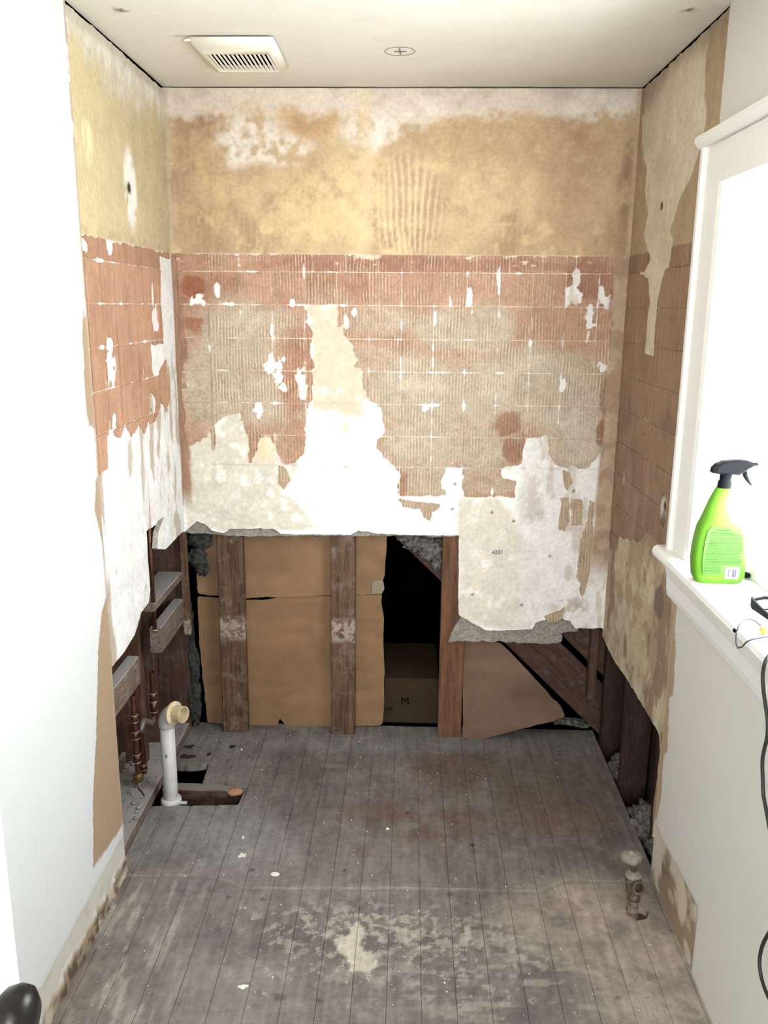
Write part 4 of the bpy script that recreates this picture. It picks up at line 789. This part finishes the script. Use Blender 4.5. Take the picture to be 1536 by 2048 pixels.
# ------------------------------------------------------------------ ceiling vent
vx0, vx1, vy0, vy1 = 0.214, 0.436, -0.537, -0.246
vent = tag(empty('ceiling_vent', ((vx0+vx1)/2, (vy0+vy1)/2, H)), 'ivory plastic exhaust fan grille with dark slots on the ceiling', 'vent')
sx0, sx1, sy0, sy1 = 0.243, 0.412, -0.452, -0.282; zt = H-0.004; zb_ = H-0.024
bm = bmesh.new()
def ring(a, b, c, d, z, n=1): return [bm.verts.new(p) for p in ((a, c, z), (b, c, z), (b, d, z), (a, d, z))]
R0 = ring(vx0, vx1, vy0, vy1, zt); R1 = ring(vx0, vx1, vy0, vy1, zt-0.006); R2 = ring(vx0+0.016, vx1-0.016, vy0+0.03, vy1-0.012, zb_); R3 = ring(sx0, sx1, sy0, sy1, zb_); R4 = ring(sx0, sx1, sy0, sy1, zb_+0.012)
for P, Q in ((R0, R1), (R1, R2), (R2, R3), (R3, R4)):
    for i in range(4): bm.faces.new((P[i], P[(i+1) % 4], Q[(i+1) % 4], Q[i]))
bmesh.ops.bevel(bm, geom=[e for e in bm.edges if abs(e.verts[0].co.z-e.verts[1].co.z) > 0.003 or (e.verts[0] in R2 and e.verts[1] in R2)], offset=0.004, segments=2, affect='EDGES')
from_bm(bm, 'frame', M['grille'], vent, True)
box('slot_shade', (sx0-0.01, sy0-0.01, H-0.005), (sx1+0.01, sy1+0.01, H-0.001), M['black'], vent, 0)  # black plate standing in for the shade behind the slats
ns = 14
for k in range(ns):
    xa = sx0+(sx1-sx0)*(k+0.5)/ns; box('slat', (xa-0.0028, sy0-0.002, zb_+0.0005), (xa+0.0028, sy1+0.002, zb_+0.0042), M['grille'], vent, 0.001)
lathe('hook_tab', [(0.009, 0), (0.009, 0.004)], M['grille'], vent, (vx0-0.002, vy0-0.004, H-0.012), (0.2, 0.1, -1), 12)

# ------------------------------------------------------------------ paper, cardboard and insulation in the open wall
def planesite(px, py, O, N):
    d = AF + AR*(px-768)/FOC - AU*(py-1024)/FOC; N = np.array(N, float); t = np.dot(np.array(O)-CP, N)/np.dot(d, N); return CP+t*d
def paper_sheet(name, label, pts, yb, tilt, col, seed, amp=0.006, parent=None, cat='paper'):
    # a sheet hung in the wall opening, wrinkled by amp
    V = np.array([0, tilt, 1.0]); V /= np.linalg.norm(V); N = np.cross((1, 0, 0), V); O = np.array([0, yb, 0.0])
    if N[1] > 0: N = -N
    Q = np.array([(lambda p: (p[0], np.dot(p-O, V)))(planesite(a, b, O, N)) for a, b in pts])
    b = (Q[:, 0].min()-.01, Q[:, 0].max()+.01, Q[:, 1].min()-.01, Q[:, 1].max()+.01)
    def c(X, Y):
        n1 = fbm(X*6, Y*6, seed); n2 = fbm(X*3, Y*14, seed+1); k = np.ones(X.shape+(3,))*s2l(col); k = mixc(k, ss(n1, 0.45, 0.7)*0.5, tuple(v*0.82 for v in col)); k = mixc(k, ss(n2, 0.55, 0.7)*0.35, tuple(min(255, v*1.12) for v in col)); return k
    o = sheet(name, parent, M['paper'], (tuple(O), (1, 0, 0), tuple(V), tuple(N)), b, 0.008, lambda X, Y: sdp(X, Y, Q)+jag(X, Y, seed+2, 0.004, 30), 0.0012, c, lambda X, Y: amp*2*(fbm(X*5, Y*5, seed+3, 3)-0.5), True)
    return tag(o, label, cat)
kp1 = paper_sheet('kraft_paper', 'upper brown kraft paper sheet tacked behind the studs, above the horizontal tear', [(384, 1064), (776, 1064), (773, 1085), (771, 1110), (770, 1150), (766, 1160), (768, 1172), (764, 1189), (650, 1191), (600, 1193), (540, 1194), (494, 1197), (440, 1192), (396, 1188), (390, 1120)], 0.074, 0.0, (144, 106, 64), 201)
paper_sheet('kraft_paper', 'large lower brown kraft paper sheet behind the two left studs, below the tear', [(394, 1192), (440, 1197), (496, 1199), (520, 1200), (545, 1196), (560, 1192), (640, 1192), (764, 1189), (762, 1200), (768, 1240), (766, 1290), (769, 1330), (768, 1400), (765, 1450), (700, 1452), (640, 1453), (570, 1452), (560, 1437), (556, 1452), (500, 1450), (415, 1444), (408, 1380), (398, 1280)], 0.086, -0.012, (140, 102, 60), 211)
paper_sheet('kraft_paper', 'creased brown paper sheet leaning under the diagonal brace, right of the orange-brown stud', [(926, 1280), (1000, 1285), (1018, 1300), (1060, 1345), (1105, 1395), (1122, 1412), (1131, 1432), (1108, 1441), (1050, 1455), (1000, 1469), (955, 1481), (940, 1480), (926, 1474)], 0.012, 0.15, (120, 90, 66), 221, 0.020)
paper_sheet('torn_flap', 'pale torn paper flap', [(743, 1166), (752, 1161), (767, 1160), (769, 1178), (764, 1189), (756, 1186), (744, 1188)], 0.068, 0.0, (150, 134, 108), 231, 0.006, kp1, None)
q0 = site(768, 1364, 1, 0.098); q1 = site(886, 1452, 1, 0.098)
cb = tag(empty('cardboard_box', ((q0[0]+q1[0])/2, 0.31, 0.0)), 'brown cardboard box standing in the dark opening between the studs', 'box')
M['card'] = plain_mat('cardboard', (62, 49, 35), 0.9, var=0.15, nscale=20, spec=0.1)
bm = bmesh.new(); box_bm(bm, (q0[0]-0.03, 0.128, 0.0), (q1[0]-0.02, 0.50, q0[2]), 0.002); from_bm(bm, 'carton_body', M['card'], cb)
box('carton_flap', (q0[0]-0.03, 0.130, q0[2]), (q1[0]-0.02, 0.30, q0[2]+0.003), M['card'], cb, 0)
tq = site(770, 1421, 1, 0.128); text_mesh('printed_mark', '500', 0.022, M['black'], cb, (tq[0], 0.1274, tq[2]), (1, 0, 0), (0, 0, 1))
tq = site(801, 1409, 1, 0.128); text_mesh('printed_mark', 'M', 0.045, M['black'], cb, (tq[0], 0.1274, tq[2]), (1, 0, 0), (0, 0, 1))
def wad(label, lumps, mat):
    bm = bmesh.new()
    for k, (c, r) in enumerate(lumps): lump_bm(bm, c, r, k+len(label), 0.5, 4, 2.6)
    return tag(from_bm(bm, 'insulation_wad', M[mat], None, True), label, 'insulation')
def sp_(px, py, y): return tuple(site(px, py, 1, y))
wad('grey wool insulation wad resting on the diagonal brace beside the right stud', [(sp_(835, 1085, 0.08), (0.05, 0.03, 0.03)), (sp_(862, 1098, 0.075), (0.045, 0.03, 0.045)), (sp_(875, 1125, 0.075), (0.022, 0.022, 0.03)), (sp_(810, 1076, 0.085), (0.03, 0.02, 0.016))], 'wool')
wad('dark grey insulation rag drooping at the top of the left stud bay', [(sp_(400, 1080, 0.046), (0.040, 0.015, 0.03)), (sp_(395, 1115, 0.046), (0.032, 0.014, 0.04)), (sp_(405, 1138, 0.045), (0.020, 0.012, 0.025))], 'wooldark')
wad('sooty grey insulation roll standing in the lower left corner bay', [(sp_(386, 1330, 0.045), (0.022, 0.014, 0.09)), (sp_(388, 1400, 0.04), (0.026, 0.016, 0.09)), (sp_(378, 1240, 0.05), (0.016, 0.014, 0.10))], 'wooldark')
wad('grey insulation tuft behind the right wall stud near the back corner', [((W+0.07, -0.16, -0.02), (0.045, 0.09, 0.035)), ((W+0.07, -0.22, -0.01), (0.04, 0.05, 0.03))], 'wool')
wad('greenish grey insulation heap at the front foot of the open right wall', [((W+0.066, -0.50, -0.02), (0.045, 0.09, 0.06)), ((W+0.066, -0.69, 0.02), (0.04, 0.06, 0.075))], 'wool')
wad('thin tan insulation scrap on the floor under the diagonal brace', [(sp_(1140, 1443, 0.09), (0.06, 0.02, 0.012)), (sp_(1165, 1448, 0.10), (0.04, 0.02, 0.010))], 'wool')

# ------------------------------------------------------------------ pipes
px_, py_ = 0.032, -0.452; pr = 0.0235
pvc = tag(empty('drain_pipe', (px_, py_, -0.02)), 'upright white PVC drain pipe with elbow, standing in the cut floor opening', 'pipe')
ez = site(333, 1446, 1, py_)[2]; tp = Vector((px_, py_, ez)); out = Vector((0.90, -0.43, 0.10)).normalized()
tube('pipe', [(px_, py_, -0.12), (px_, py_, ez)], pr, M['pvc'], pvc, 28)
fcl = lathe('floor_collar', [(0.024, -0.014), (0.034, -0.010), (0.034, 0.006), (0.031, 0.012), (0.024, 0.013)], M['pvc'], pvc, (px_, py_, 0.0), (0, 0, 1), 28)
box('collar_ear', (px_+0.028, py_-0.014, -0.004), (px_+0.055, py_-0.006, 0.004), M['pvc'], fcl, 0.001)
er = 0.026; ce = tp+Vector((0, 0, 0.004)); arc = []
for k in range(9):
    a = math.radians(84)*k/8; arc.append(ce+Vector((0, 0, 1))*math.sin(a)*0.036+out*(1-math.cos(a))*0.036)
elb = tube('elbow', [tp-Vector((0, 0, 0.012)), tp-Vector((0, 0, 0.011)), tp]+arc, [0.0242, 0.0275, 0.0275]+[0.0272]*9, M['pvc'], pvc, 28)
oc = arc[-1]
crisp(lathe('flange', [(0.026, -0.004), (0.0375, -0.003), (0.038, 0.003), (0.030, 0.006), (0.026, 0.007)], M['pvcold'], pvc, oc, out, 28))
crisp(lathe('adapter', [(0.0265, 0.004), (0.0265, 0.040), (0.0235, 0.040), (0.0235, 0.006)], M['pvcold'], pvc, oc, out, 28))
tq = site(331, 1511, 1, py_-0.0237)
for k in range(3): box('printed_mark', (px_-0.004, py_-0.0240, tq[2]-0.004*k), (px_+0.002, py_-0.0232, tq[2]-0.004*k+0.0025), M['wire'], pvc, 0)

def riser(label, x, pb, ptop, rings, r=0.0085, extra=None, cut=True):
    b = site(pb[0], pb[1], 0, x); t = site(ptop[0], ptop[1], 0, x); yv = (b[1]+t[1])/2
    o = tag(empty('copper_pipe', (x, yv, b[2])), label, 'pipe')
    crisp(lathe('riser', [(r, 0), (r, t[2]-b[2]), (r*0.72, t[2]-b[2]), (r*0.72, t[2]-b[2]-0.03)], M['copper'], o, (x, yv, b[2]), (0, 0, 1), 16), 50)
    for ya, yb in rings:
        za, zb = site(pb[0], ya, 0, x)[2], site(pb[0], yb, 0, x)[2]
        za, zb = [b[2]+(t[2]-b[2])*(pb[1]-v)/(pb[1]-ptop[1]) for v in (ya, yb)]
        cpl = lathe('coupling', [(r, zb-b[2]), (r*1.28, zb-b[2]+0.001), (r*1.28, za-b[2]-0.001), (r, za-b[2])], M['copper'], o, (x, yv, b[2]), (0, 0, 1), 16)
        for zz in (za, zb): lathe('solder_ring', [(r, zz-b[2]-0.002), (r*1.5, zz-b[2]-0.0008), (r*1.5, zz-b[2]+0.0012), (r, zz-b[2]+0.002)], M['solder'], cpl, (x, yv, b[2]), (0, 0, 1), 16)
    return o, (x, yv, b[2], t[2])
oA, gA = riser('front copper riser with four couplings and a lever at its foot, beside the white pipe', -0.080, (274, 1562), (269, 1386), [(1427, 1441), (1462, 1476), (1510, 1526)], 0.0090)
xA, yA, zA, zA1 = gA
lathe('valve_body', [(0.010, -0.012), (0.016, -0.004), (0.0165, 0.012), (0.011, 0.020)], M['brass'], oA, (xA, yA, zA), (0, 0, 1), 16)
lv = [Vector((xA-0.012, yA-0.030, zA+0.010)), Vector((xA+0.006, yA-0.036, zA+0.006)), Vector((xA+0.016, yA-0.055, zA-0.004)), Vector((xA+0.034, yA-0.075, zA-0.003)), Vector((xA+0.045, yA-0.088, zA-0.010))]
bm = bmesh.new(); prev = None
for p in lv:
    c4 = [bm.verts.new(p+Vector((dx_, dy_, dz_))) for dx_, dy_, dz_ in ((-0.002, 0.002, 0.006), (0.002, -0.002, 0.006), (0.002, -0.002, -0.006), (-0.002, 0.002, -0.006))]
    if prev:
        for i in range(4): bm.faces.new((prev[i], prev[(i+1) % 4], c4[(i+1) % 4], c4[i]))
    else: bm.faces.new(c4)
    prev = c4
bm.faces.new(prev[::-1]); from_bm(bm, 'lever', M['brass'], oA)
oB, gB = riser('dark copper stub whose bent top elbow leans back toward the rear riser', -0.080, (288, 1546), (283, 1462), [(1528, 1538)], 0.0095)
xB, yB, _, zB1 = gB; pC = site(306, 1437, 0, -0.080)
tube('bent_elbow', [(xB, yB, zB1-0.004), (xB, yB+0.004, zB1+0.012), (xB-0.001, yB+0.024, zB1+0.026), (pC[0], pC[1]-0.02, pC[2]-0.006), (pC[0], pC[1], pC[2])], [0.0098, 0.011, 0.0105, 0.0100, 0.0095], M['solder'], oB, 14)
oC, gC = riser('rear copper riser in front of the far left stud, with two bright solder rings', -0.080, (308, 1440), (305, 1342), [(1386, 1402), (1404, 1424)], 0.0090)
pd0, pd1 = site(311, 1262, 0, -0.030), site(297, 1062, 0, -0.030); yd = (pd0[1]+pd1[1])/2
oD = tag(empty('copper_pipe', (-0.03, yd, pd0[2])), 'long thin copper pipe dropping from the wall slot onto the blocking end', 'pipe')
tube('riser', [(-0.03, yd, pd0[2]), (-0.03, yd, 1.05)], 0.0075, M['copper'], oD, 14); lathe('solder_ring', [(0.0075, 0), (0.012, 0.001), (0.012, 0.004), (0.0075, 0.006)], M['solder'], oD, (-0.03, yd, pd0[2]+0.004))

# shut-off valve standing out of the floor on the right
vx, vy = 1.432, -0.945
vv = tag(empty('shutoff_valve', (vx, vy, 0)), 'corroded grey shut-off valve rising from a hole in the floorboards', 'valve')
tube('stub_pipe', [(vx+0.004, vy, -0.10), (vx+0.002, vy, 0.0), (vx, vy, 0.05)], 0.0105, M['rust'], vv, 14)
lump('rust_lump', (vx-0.008, vy-0.002, 0.016), (0.013, 0.012, 0.013), M['rust'], vv, 3, 0.4, 3)
lathe('lower_nut', [(0.012, 0.046), (0.0165, 0.050), (0.0165, 0.064), (0.013, 0.070)], M['iron'], vv, (vx-0.002, vy, 0), (0, 0, 1), 8)
lathe('valve_body', [(0.012, 0.066), (0.0175, 0.074), (0.0205, 0.092), (0.0215, 0.112), (0.020, 0.122)], M['iron'], vv, (vx-0.005, vy, 0), (-0.03, 0, 1), 20)
lathe('bonnet_ring', [(0.019, 0.120), (0.0225, 0.122), (0.0225, 0.130), (0.017, 0.132), (0.012, 0.138)], M['handle'], vv, (vx-0.005, vy, 0), (-0.03, 0, 1), 20)
lathe('stem', [(0.008, 0.130), (0.008, 0.150), (0.011, 0.153), (0.011, 0.165)], M['iron'], vv, (vx-0.006, vy, 0), (-0.03, 0, 1), 14)
crisp(lathe('outlet', [(0.0160, 0.0), (0.0165, 0.022), (0.0190, 0.024), (0.0190, 0.032), (0.0125, 0.032), (0.0120, 0.010)], M['iron'], vv, (vx-0.006, vy-0.004, 0.100), (0.14, -0.93, 0.30), 20), 50)
lathe('round_handle', [(0.004, 0.160), (0.018, 0.163), (0.0270, 0.170), (0.0290, 0.177), (0.0262, 0.185), (0.017, 0.191), (0.008, 0.1925), (0.008, 0.1945), (0.001, 0.195)], M['handle'], vv, (vx-0.009, vy, 0), (-0.05, 0.02, 1), 24)

# ------------------------------------------------------------------ things on the sill
by = -1.035
bot = tag(empty('spray_bottle', (1.545, by, 0.985)), 'lime green trigger spray bottle with charcoal head on the white window sill', 'bottle')
lefts = [(1390, 1163), (1386, 1150), (1385, 1120), (1388, 1095), (1393, 1072), (1399, 1050), (1404, 1038), (1410, 1028), (1419, 1008), (1428, 990), (1436, 976)]
rights = [(1482, 1164), (1489, 1152), (1491, 1120), (1493, 1096), (1493, 1075), (1484, 1060), (1470, 1046), (1460, 1030), (1458, 1008), (1462, 990), (1466, 978)]
bm = bmesh.new(); rings = []; sg = 32; zbase = None
for k, (a, b) in enumerate(zip(lefts, rights)):
    A, B = site(*a, 1, by-0.01), site(*b, 1, by-0.01); z = (A[2]+B[2])/2
    if zbase is None: zbase = z
    cx, hw = (A[0]+B[0])/2, (B[0]-A[0])/2; hd = min(0.030, hw*0.95) if k > 0 else 0.026
    if k == 0: hw *= 0.97
    rg = []
    for i in range(sg):
        t = 2*math.pi*i/sg; c_, s_ = math.cos(t), math.sin(t); e = 0.55 if k < 6 else 0.85
        rg.append(bm.verts.new((cx+hw*math.copysign(abs(c_)**e, c_), by+hd*math.copysign(abs(s_)**e, s_), z-zbase+0.9855)))
    rings.append(rg)
for r0, r1 in zip(rings, rings[1:]):
    for i in range(sg): bm.faces.new((r0[i], r0[(i+1) % sg], r1[(i+1) % sg], r1[i]))
bm.faces.new(rings[0][::-1]); bm.faces.new(rings[-1]); body = from_bm(bm, 'bottle_body', M['green'], bot, True)
dzb = 0.9855-zbase
def bp(a, b, y=by-0.01): p = site(a, b, 1, y); return Vector((p[0], y, p[2]+dzb))
n0, n1 = bp(1451, 979), bp(1455, 951); nax = (n1-n0)
lathe('screw_collar', [(0.0152, 0), (0.0158, 0.002), (0.0152, nax.length*0.55), (0.0125, nax.length*0.6), (0.0135, nax.length+0.004)], M['blackplastic'], bot, (n0.x, by, n0.z-0.001), (nax.x, 0, nax.z), 24)
hd_ = [(1422, 945), (1424, 936), (1432, 928), (1447, 922), (1470, 920), (1494, 921), (1506, 925), (1512, 929), (1506, 932), (1496, 937), (1486, 944), (1476, 949), (1462, 948), (1440, 948)]
hp_ = [bp(*p, by) for p in hd_]
bm = bmesh.new(); cx_ = sum((p for p in hp_), Vector())/len(hp_); layers = []
for yy, s in ((-0.012, 0.80), (-0.009, 1.0), (0.009, 1.0), (0.012, 0.80)):
    layers.append([bm.verts.new(((p.x-cx_.x)*s+cx_.x, by+yy, (p.z-cx_.z)*s+cx_.z)) for p in hp_])
for L0, L1 in zip(layers, layers[1:]):
    for i in range(len(hp_)): bm.faces.new((L0[i], L0[(i+1) % len(hp_)], L1[(i+1) % len(hp_)], L1[i]))
bm.faces.new(layers[0][::-1]); bm.faces.new(layers[-1]); shd = from_bm(bm, 'spray_head', M['blackplastic'], bot)
n0, n1 = bp(1508, 929, by), bp(1516, 929, by); tube('nozzle', [n0, n1], [0.0045, 0.0035], M['blackplastic'], shd, 12)
tube('trigger', [bp(1489, 942, by), bp(1491, 952, by), bp(1496, 962, by), bp(1503, 971, by)], [0.006, 0.0055, 0.004, 0.002], M['blackplastic'], shd, 10)
yl = by-0.0306
def lab(a, b): p = site(a, b, 1, yl); return Vector((p[0], yl, p[2]+dzb))
lpts = [lab(*p) for p in [(1405, 1150), (1405, 1120), (1410, 1085), (1416, 1062), (1424, 1053), (1462, 1056), (1480, 1066), (1486, 1080), (1487, 1110), (1485, 1140), (1483, 1152)]]
lbl = prism('label', [(p.x, p.z) for p in lpts], 1, yl-0.0003, yl+0.004, M['label'], bot)
t0 = lab(1430, 1062); text_mesh('lettering', 'MOLD ARMOR', 0.0052, M['ink'], lbl, t0+Vector((0, -0.0006, 0)), (1, 0, -0.02), (0, 0, 1)); t0 = lab(1421, 1067); text_mesh('lettering', 'RAPID CLEAN REMEDIATION', 0.0042, M['ink'], lbl, t0+Vector((0, -0.0006, 0)), (1, 0, -0.02), (0, 0, 1))
rn = random.Random(5); bm = bmesh.new()
for yv in [1070.5, 1075, 1078.5, 1081.5, 1084.5, 1088, 1091, 1094, 1097, 1100, 1103, 1107, 1110, 1113, 1116.5, 1119.5, 1122.5, 1125.5, 1128.5, 1132, 1135, 1138, 1141, 1144, 1147]:
    xe = 1486 if yv < 1104 else (1482 if yv < 1130 else 1440); xs = 1421-max(0, (yv-1070))*0.22; xx = max(xs, 1406)
    while xx < xe-3:
        w_ = min(rn.uniform(2.5, 9), xe-xx); A, B = lab(xx, yv), lab(xx+w_, yv); h_ = 0.0009 if yv in (1088, 1091, 1107, 1119.5) and xx < 1430 else 0.0006
        box_bm(bm, (A.x, yl-0.0007, A.z-h_), (B.x, yl-0.0002, A.z+h_)); xx += w_+rn.uniform(0.8, 1.6)
from_bm(bm, 'small_print', M['ink'], lbl)
A, B = lab(1449, 1158), lab(1479, 1135); box('barcode_panel', (A.x, yl-0.0008, A.z), (B.x, yl-0.0002, B.z), M['white'], lbl, 0)
bm = bmesh.new(); A, B = lab(1455, 1154), lab(1473, 1139); xx = A.x
for w_, g_ in [(.0022, .0008), (.0008, .0026), (.0007, .0022), (.0022, .0006), (.0016, .0006), (.0024, .0005), (.0014, .0006), (.0022, .0005)]:
    if xx+w_ < B.x+0.001: box_bm(bm, (xx, yl-0.0011, A.z), (xx+w_, yl-0.0007, B.z))
    xx += w_+g_
from_bm(bm, 'barcode_bars', M['bar'], lbl)

# safety glasses (left corner of the frame shows)
g0 = site(1503, 1214, 2, 0.995); gx, gy = g0[0], g0[1]
gl = tag(empty('safety_glasses', (gx, gy, 0.985)), 'black framed safety glasses lying on the sill at the picture edge', 'glasses')
def arcp(pts): return [Vector((gx+a, gy+b, 0.985+c)) for a, b, c in pts]
tube('brow_frame', arcp([(0.0, 0, 0.018), (0.010, 0.008, 0.024), (0.03, 0.012, 0.027), (0.06, 0.010, 0.026), (0.085, 0.0, 0.024), (0.11, -0.012, 0.026), (0.13, -0.03, 0.022)]), 0.0035, M['blackplastic'], gl, 10)
bm = bmesh.new(); tp_ = arcp([(0.0, 0.003, 0.020), (0.0, -0.004, 0.016), (0.006, -0.03, 0.012), (0.014, -0.07, 0.008), (0.02, -0.12, 0.006)]); prev = None
for p, h_ in zip(tp_, (0.012, 0.013, 0.010, 0.007, 0.004)):
    c4 = [bm.verts.new(p+Vector((dx_, 0, dz_))) for dx_, dz_ in ((-0.002, h_), (0.002, h_), (0.002, -h_*0.6), (-0.002, -h_*0.6))]
    if prev:
        for i in range(4): bm.faces.new((prev[i], prev[(i+1) % 4], c4[(i+1) % 4], c4[i]))
    else: bm.faces.new(c4)
    prev = c4
bm.faces.new(prev[::-1]); from_bm(bm, 'temple_arm', M['blackplastic'], gl)
tube('temple_arm', arcp([(0.13, -0.03, 0.020), (0.12, -0.08, 0.010), (0.10, -0.13, 0.004)]), 0.003, M['blackplastic'], gl, 8)
tube('lower_rim', arcp([(0.002, 0.0, 0.006), (0.02, 0.006, 0.003), (0.05, 0.006, 0.003), (0.075, 0.0, 0.012)]), 0.0018, M['blackplastic'], gl, 8)

# white tube with a thin wire loop and an orange bit
T0, T1 = site(1470, 1261, 2, 0.991), site(1536, 1250, 2, 0.991); dT = T1-T0
tt = tag(empty('wire_tool', tuple(T0)), 'thin white tube with a grey wire loop and an orange bit on the sill edge', 'tool')
tube('white_tube', [tuple(T0), tuple(T0+dT*1.6)], 0.0042, M['clear'], tt, 12); lathe('dark_tip', [(0.003, -0.003), (0.0043, -0.002), (0.0043, 0.001)], M['blackplastic'], tt, tuple(T0), tuple(dT), 12)
wl = [site(1474, 1262, 2, 0.996), site(1478, 1250, 2, 1.003), site(1488, 1240, 2, 1.006), site(1500, 1238, 2, 1.004), site(1512, 1243, 2, 1.0), site(1522, 1252, 2, 0.994)]
tube('wire_loop', [tuple(p) for p in wl], 0.0015, M['wire'], tt, 6)
wl = [site(1473, 1262, 2, 0.986), site(1472, 1275, 0, 1.455), site(1472, 1288, 0, 1.452), site(1476, 1296, 0, 1.452), site(1484, 1294, 0, 1.455), site(1493, 1284, 0, 1.459), (lambda p: p)(site(1504, 1279, 2, 0.989)), site(1536, 1273, 2, 0.987), site(1570, 1268, 2, 0.987)]
tube('wire_loop', [tuple(p) for p in wl], 0.0015, M['wire'], tt, 6)
oq = site(1527, 1261, 2, 0.993); lump('orange_bit', tuple(oq), (0.0075, 0.010, 0.008), M['orange'], tt, 2, 0.12, 2)

tq = site(1546, 1150, 2, 0.985)
tl = tag(empty('plastic_lid', tuple(tq)), 'pale teal plastic lid leaning at the back of the sill, picture edge', 'lid'); crisp(lathe('lid_shell', [(0.001, 0.012), (0.03, 0.012), (0.032, 0.010), (0.032, 0.0), (0.029, 0.0), (0.029, 0.008)], M['teal'], tl, (tq[0]+0.01, tq[1], 0.9855), (0, 0, 1), 24))

# black power cord hanging from the sill
cpts = [site(1580, 1300, 2, 0.990), site(1545, 1303, 2, 0.992)]+[site(a, b, 0, 1.452) for a, b in [(1532, 1318), (1525, 1345), (1526, 1375), (1531, 1410), (1536, 1445), (1535, 1475), (1528, 1500), (1524, 1525), (1526, 1560), (1526, 1588), (1531, 1612), (1538, 1650), (1550, 1720), (1562, 1790), (1560, 1830), (1540, 1862), (1524, 1890), (1518, 1922), (1522, 1955), (1532, 1985), (1550, 2020), (1580, 2060)]]
cpts = [Vector(p) for p in cpts]
def smooth_path(P, it=2):
    for _ in range(it):
        Q = [P[0]]
        for a, b in zip(P, P[1:]): Q += [a*0.75+b*0.25, a*0.25+b*0.75]
        P = Q+[P[-1]]
    return P
o = tube('power_cord', smooth_path(cpts), 0.0034, M['rubber'], None, 10); tag(o, 'black power cord looping down from the sill along the right picture edge', 'cord')

# ------------------------------------------------------------------ litter on the floor
def chip(label, px, py, sx, sy, seed, mat='chip', name='plaster_chip', cat='debris', z=0.004, h=0.003):
    p = site(px, py, 2, 0); rnd = random.Random(seed); n = 11; bm = bmesh.new()
    ang = [2*math.pi*(i+rnd.uniform(-.3, .3))/n for i in range(n)]; rr = [rnd.uniform(0.4, 1.3) for _ in range(n)]
    B = [bm.verts.new((p[0]+sx*r*math.cos(a), p[1]+sy*r*math.sin(a), 0.0015)) for a, r in zip(ang, rr)]; T = [bm.verts.new((p[0]+sx*r*.9*math.cos(a), p[1]+sy*r*.9*math.sin(a), 0.0015+h*rnd.uniform(.7, 1.2))) for a, r in zip(ang, rr)]
    bm.faces.new(B[::-1]); bm.faces.new(T)
    for i in range(n): bm.faces.new((B[i], B[(i+1) % n], T[(i+1) % n], T[i]))
    bm.normal_update(); return tag(from_bm(bm, name, M[mat]), label, cat)
chip('pale round plaster flake left of the floor centre, near the boards\' grey patch', 485, 1712, 0.012, 0.014, 1)
chip('bright white plaster flake just behind the pale line across the floor', 553, 1751, 0.015, 0.010, 2)
chip('white plaster scrap nearest the camera on the front floorboards', 487, 1975, 0.013, 0.007, 3)
chip('tiny white crumb on the boards right of the middle stud foot', 776, 1659, 0.006, 0.006, 4)
chip('small pale crumb by the nail behind the floor opening', 483, 1500, 0.007, 0.006, 5)
chip('small white crumb on the boards in front of the floor opening', 486, 1676, 0.004, 0.009, 6)
chip('dark flat stone chip on the dusty boards behind the white pipe', 380, 1494, 0.022, 0.014, 7, 'grit', 'stone_chip')
chip('dark grit clump between the white pipe and the left stud', 418, 1509, 0.012, 0.011, 8, 'grit', 'grit_clump')
chip('paired dark grit lumps in front of the left stud', 464, 1494, 0.016, 0.010, 9, 'grit', 'grit_clump')
chip('loose dark dirt patch beside the top of the floor opening', 372, 1514, 0.030, 0.014, 10, 'grit', 'dirt_patch')
for lab_, a, b in (('rusty nail lying slanted on the boards behind the floor opening', (494, 1516), (508, 1505)), ('rusty nail lying level at the right of the floor opening', (504, 1568), (520, 1568))):
    A, B = site(*a, 2, 0.004), site(*b, 2, 0.004); nl = tag(empty('nail', tuple(A)), lab_, 'nail'); tube('nail_shank', [tuple(A), tuple(B)], 0.0022, M['rust'], nl, 8); d_ = (B-A)/np.linalg.norm(B-A); lathe('nail_head', [(0.0045, 0), (0.0045, 0.0015)], M['rust'], nl, tuple(B if 'slanted' in lab_ else A), tuple(d_), 10)
rnd = random.Random(11); bm = bmesh.new()
for k in range(260):
    x, y = rnd.uniform(0.02, 1.5), rnd.uniform(-1.4, 0.03)
    if float(sdHole(np.array([x]), np.array([y]))[0]) < 0.008: continue
    r = rnd.choice([0.0012, 0.0015, 0.002, 0.0026]); mtx = Matrix.Translation((x, y, 0.0012+r*0.5)) @ Matrix.Rotation(rnd.uniform(0, 6), 4, 'Z') @ Matrix.Diagonal((1, rnd.uniform(.5, 1), 0.6, 1)); bmesh.ops.create_icosphere(bm, subdivisions=1, radius=r, matrix=mtx)
tag(from_bm(bm, 'plaster_crumbs', M['chip']), 'tiny pale plaster crumbs scattered over the dusty floorboards', 'debris', kind='stuff')
rnd = random.Random(12); bm = bmesh.new()
for k in range(120):
    y = rnd.uniform(-0.8, 0.0); x = rnd.uniform(-0.18, -0.035); r = rnd.choice([0.003, 0.004, 0.006, 0.009]); bmesh.ops.create_icosphere(bm, subdivisions=1, radius=r, matrix=Matrix.Translation((x, y, 0.032+r*0.3)) @ Matrix.Diagonal((1, 1.2, 0.6, 1)))
for v in bm.verts: v.co += Vector((rnd.uniform(-1, 1), rnd.uniform(-1, 1), rnd.uniform(-.6, .6)))*0.0016
tag(from_bm(bm, 'wall_rubble', M['block']), 'grey rubble and dust lying on the sole plate inside the open left wall', 'debris', kind='stuff')
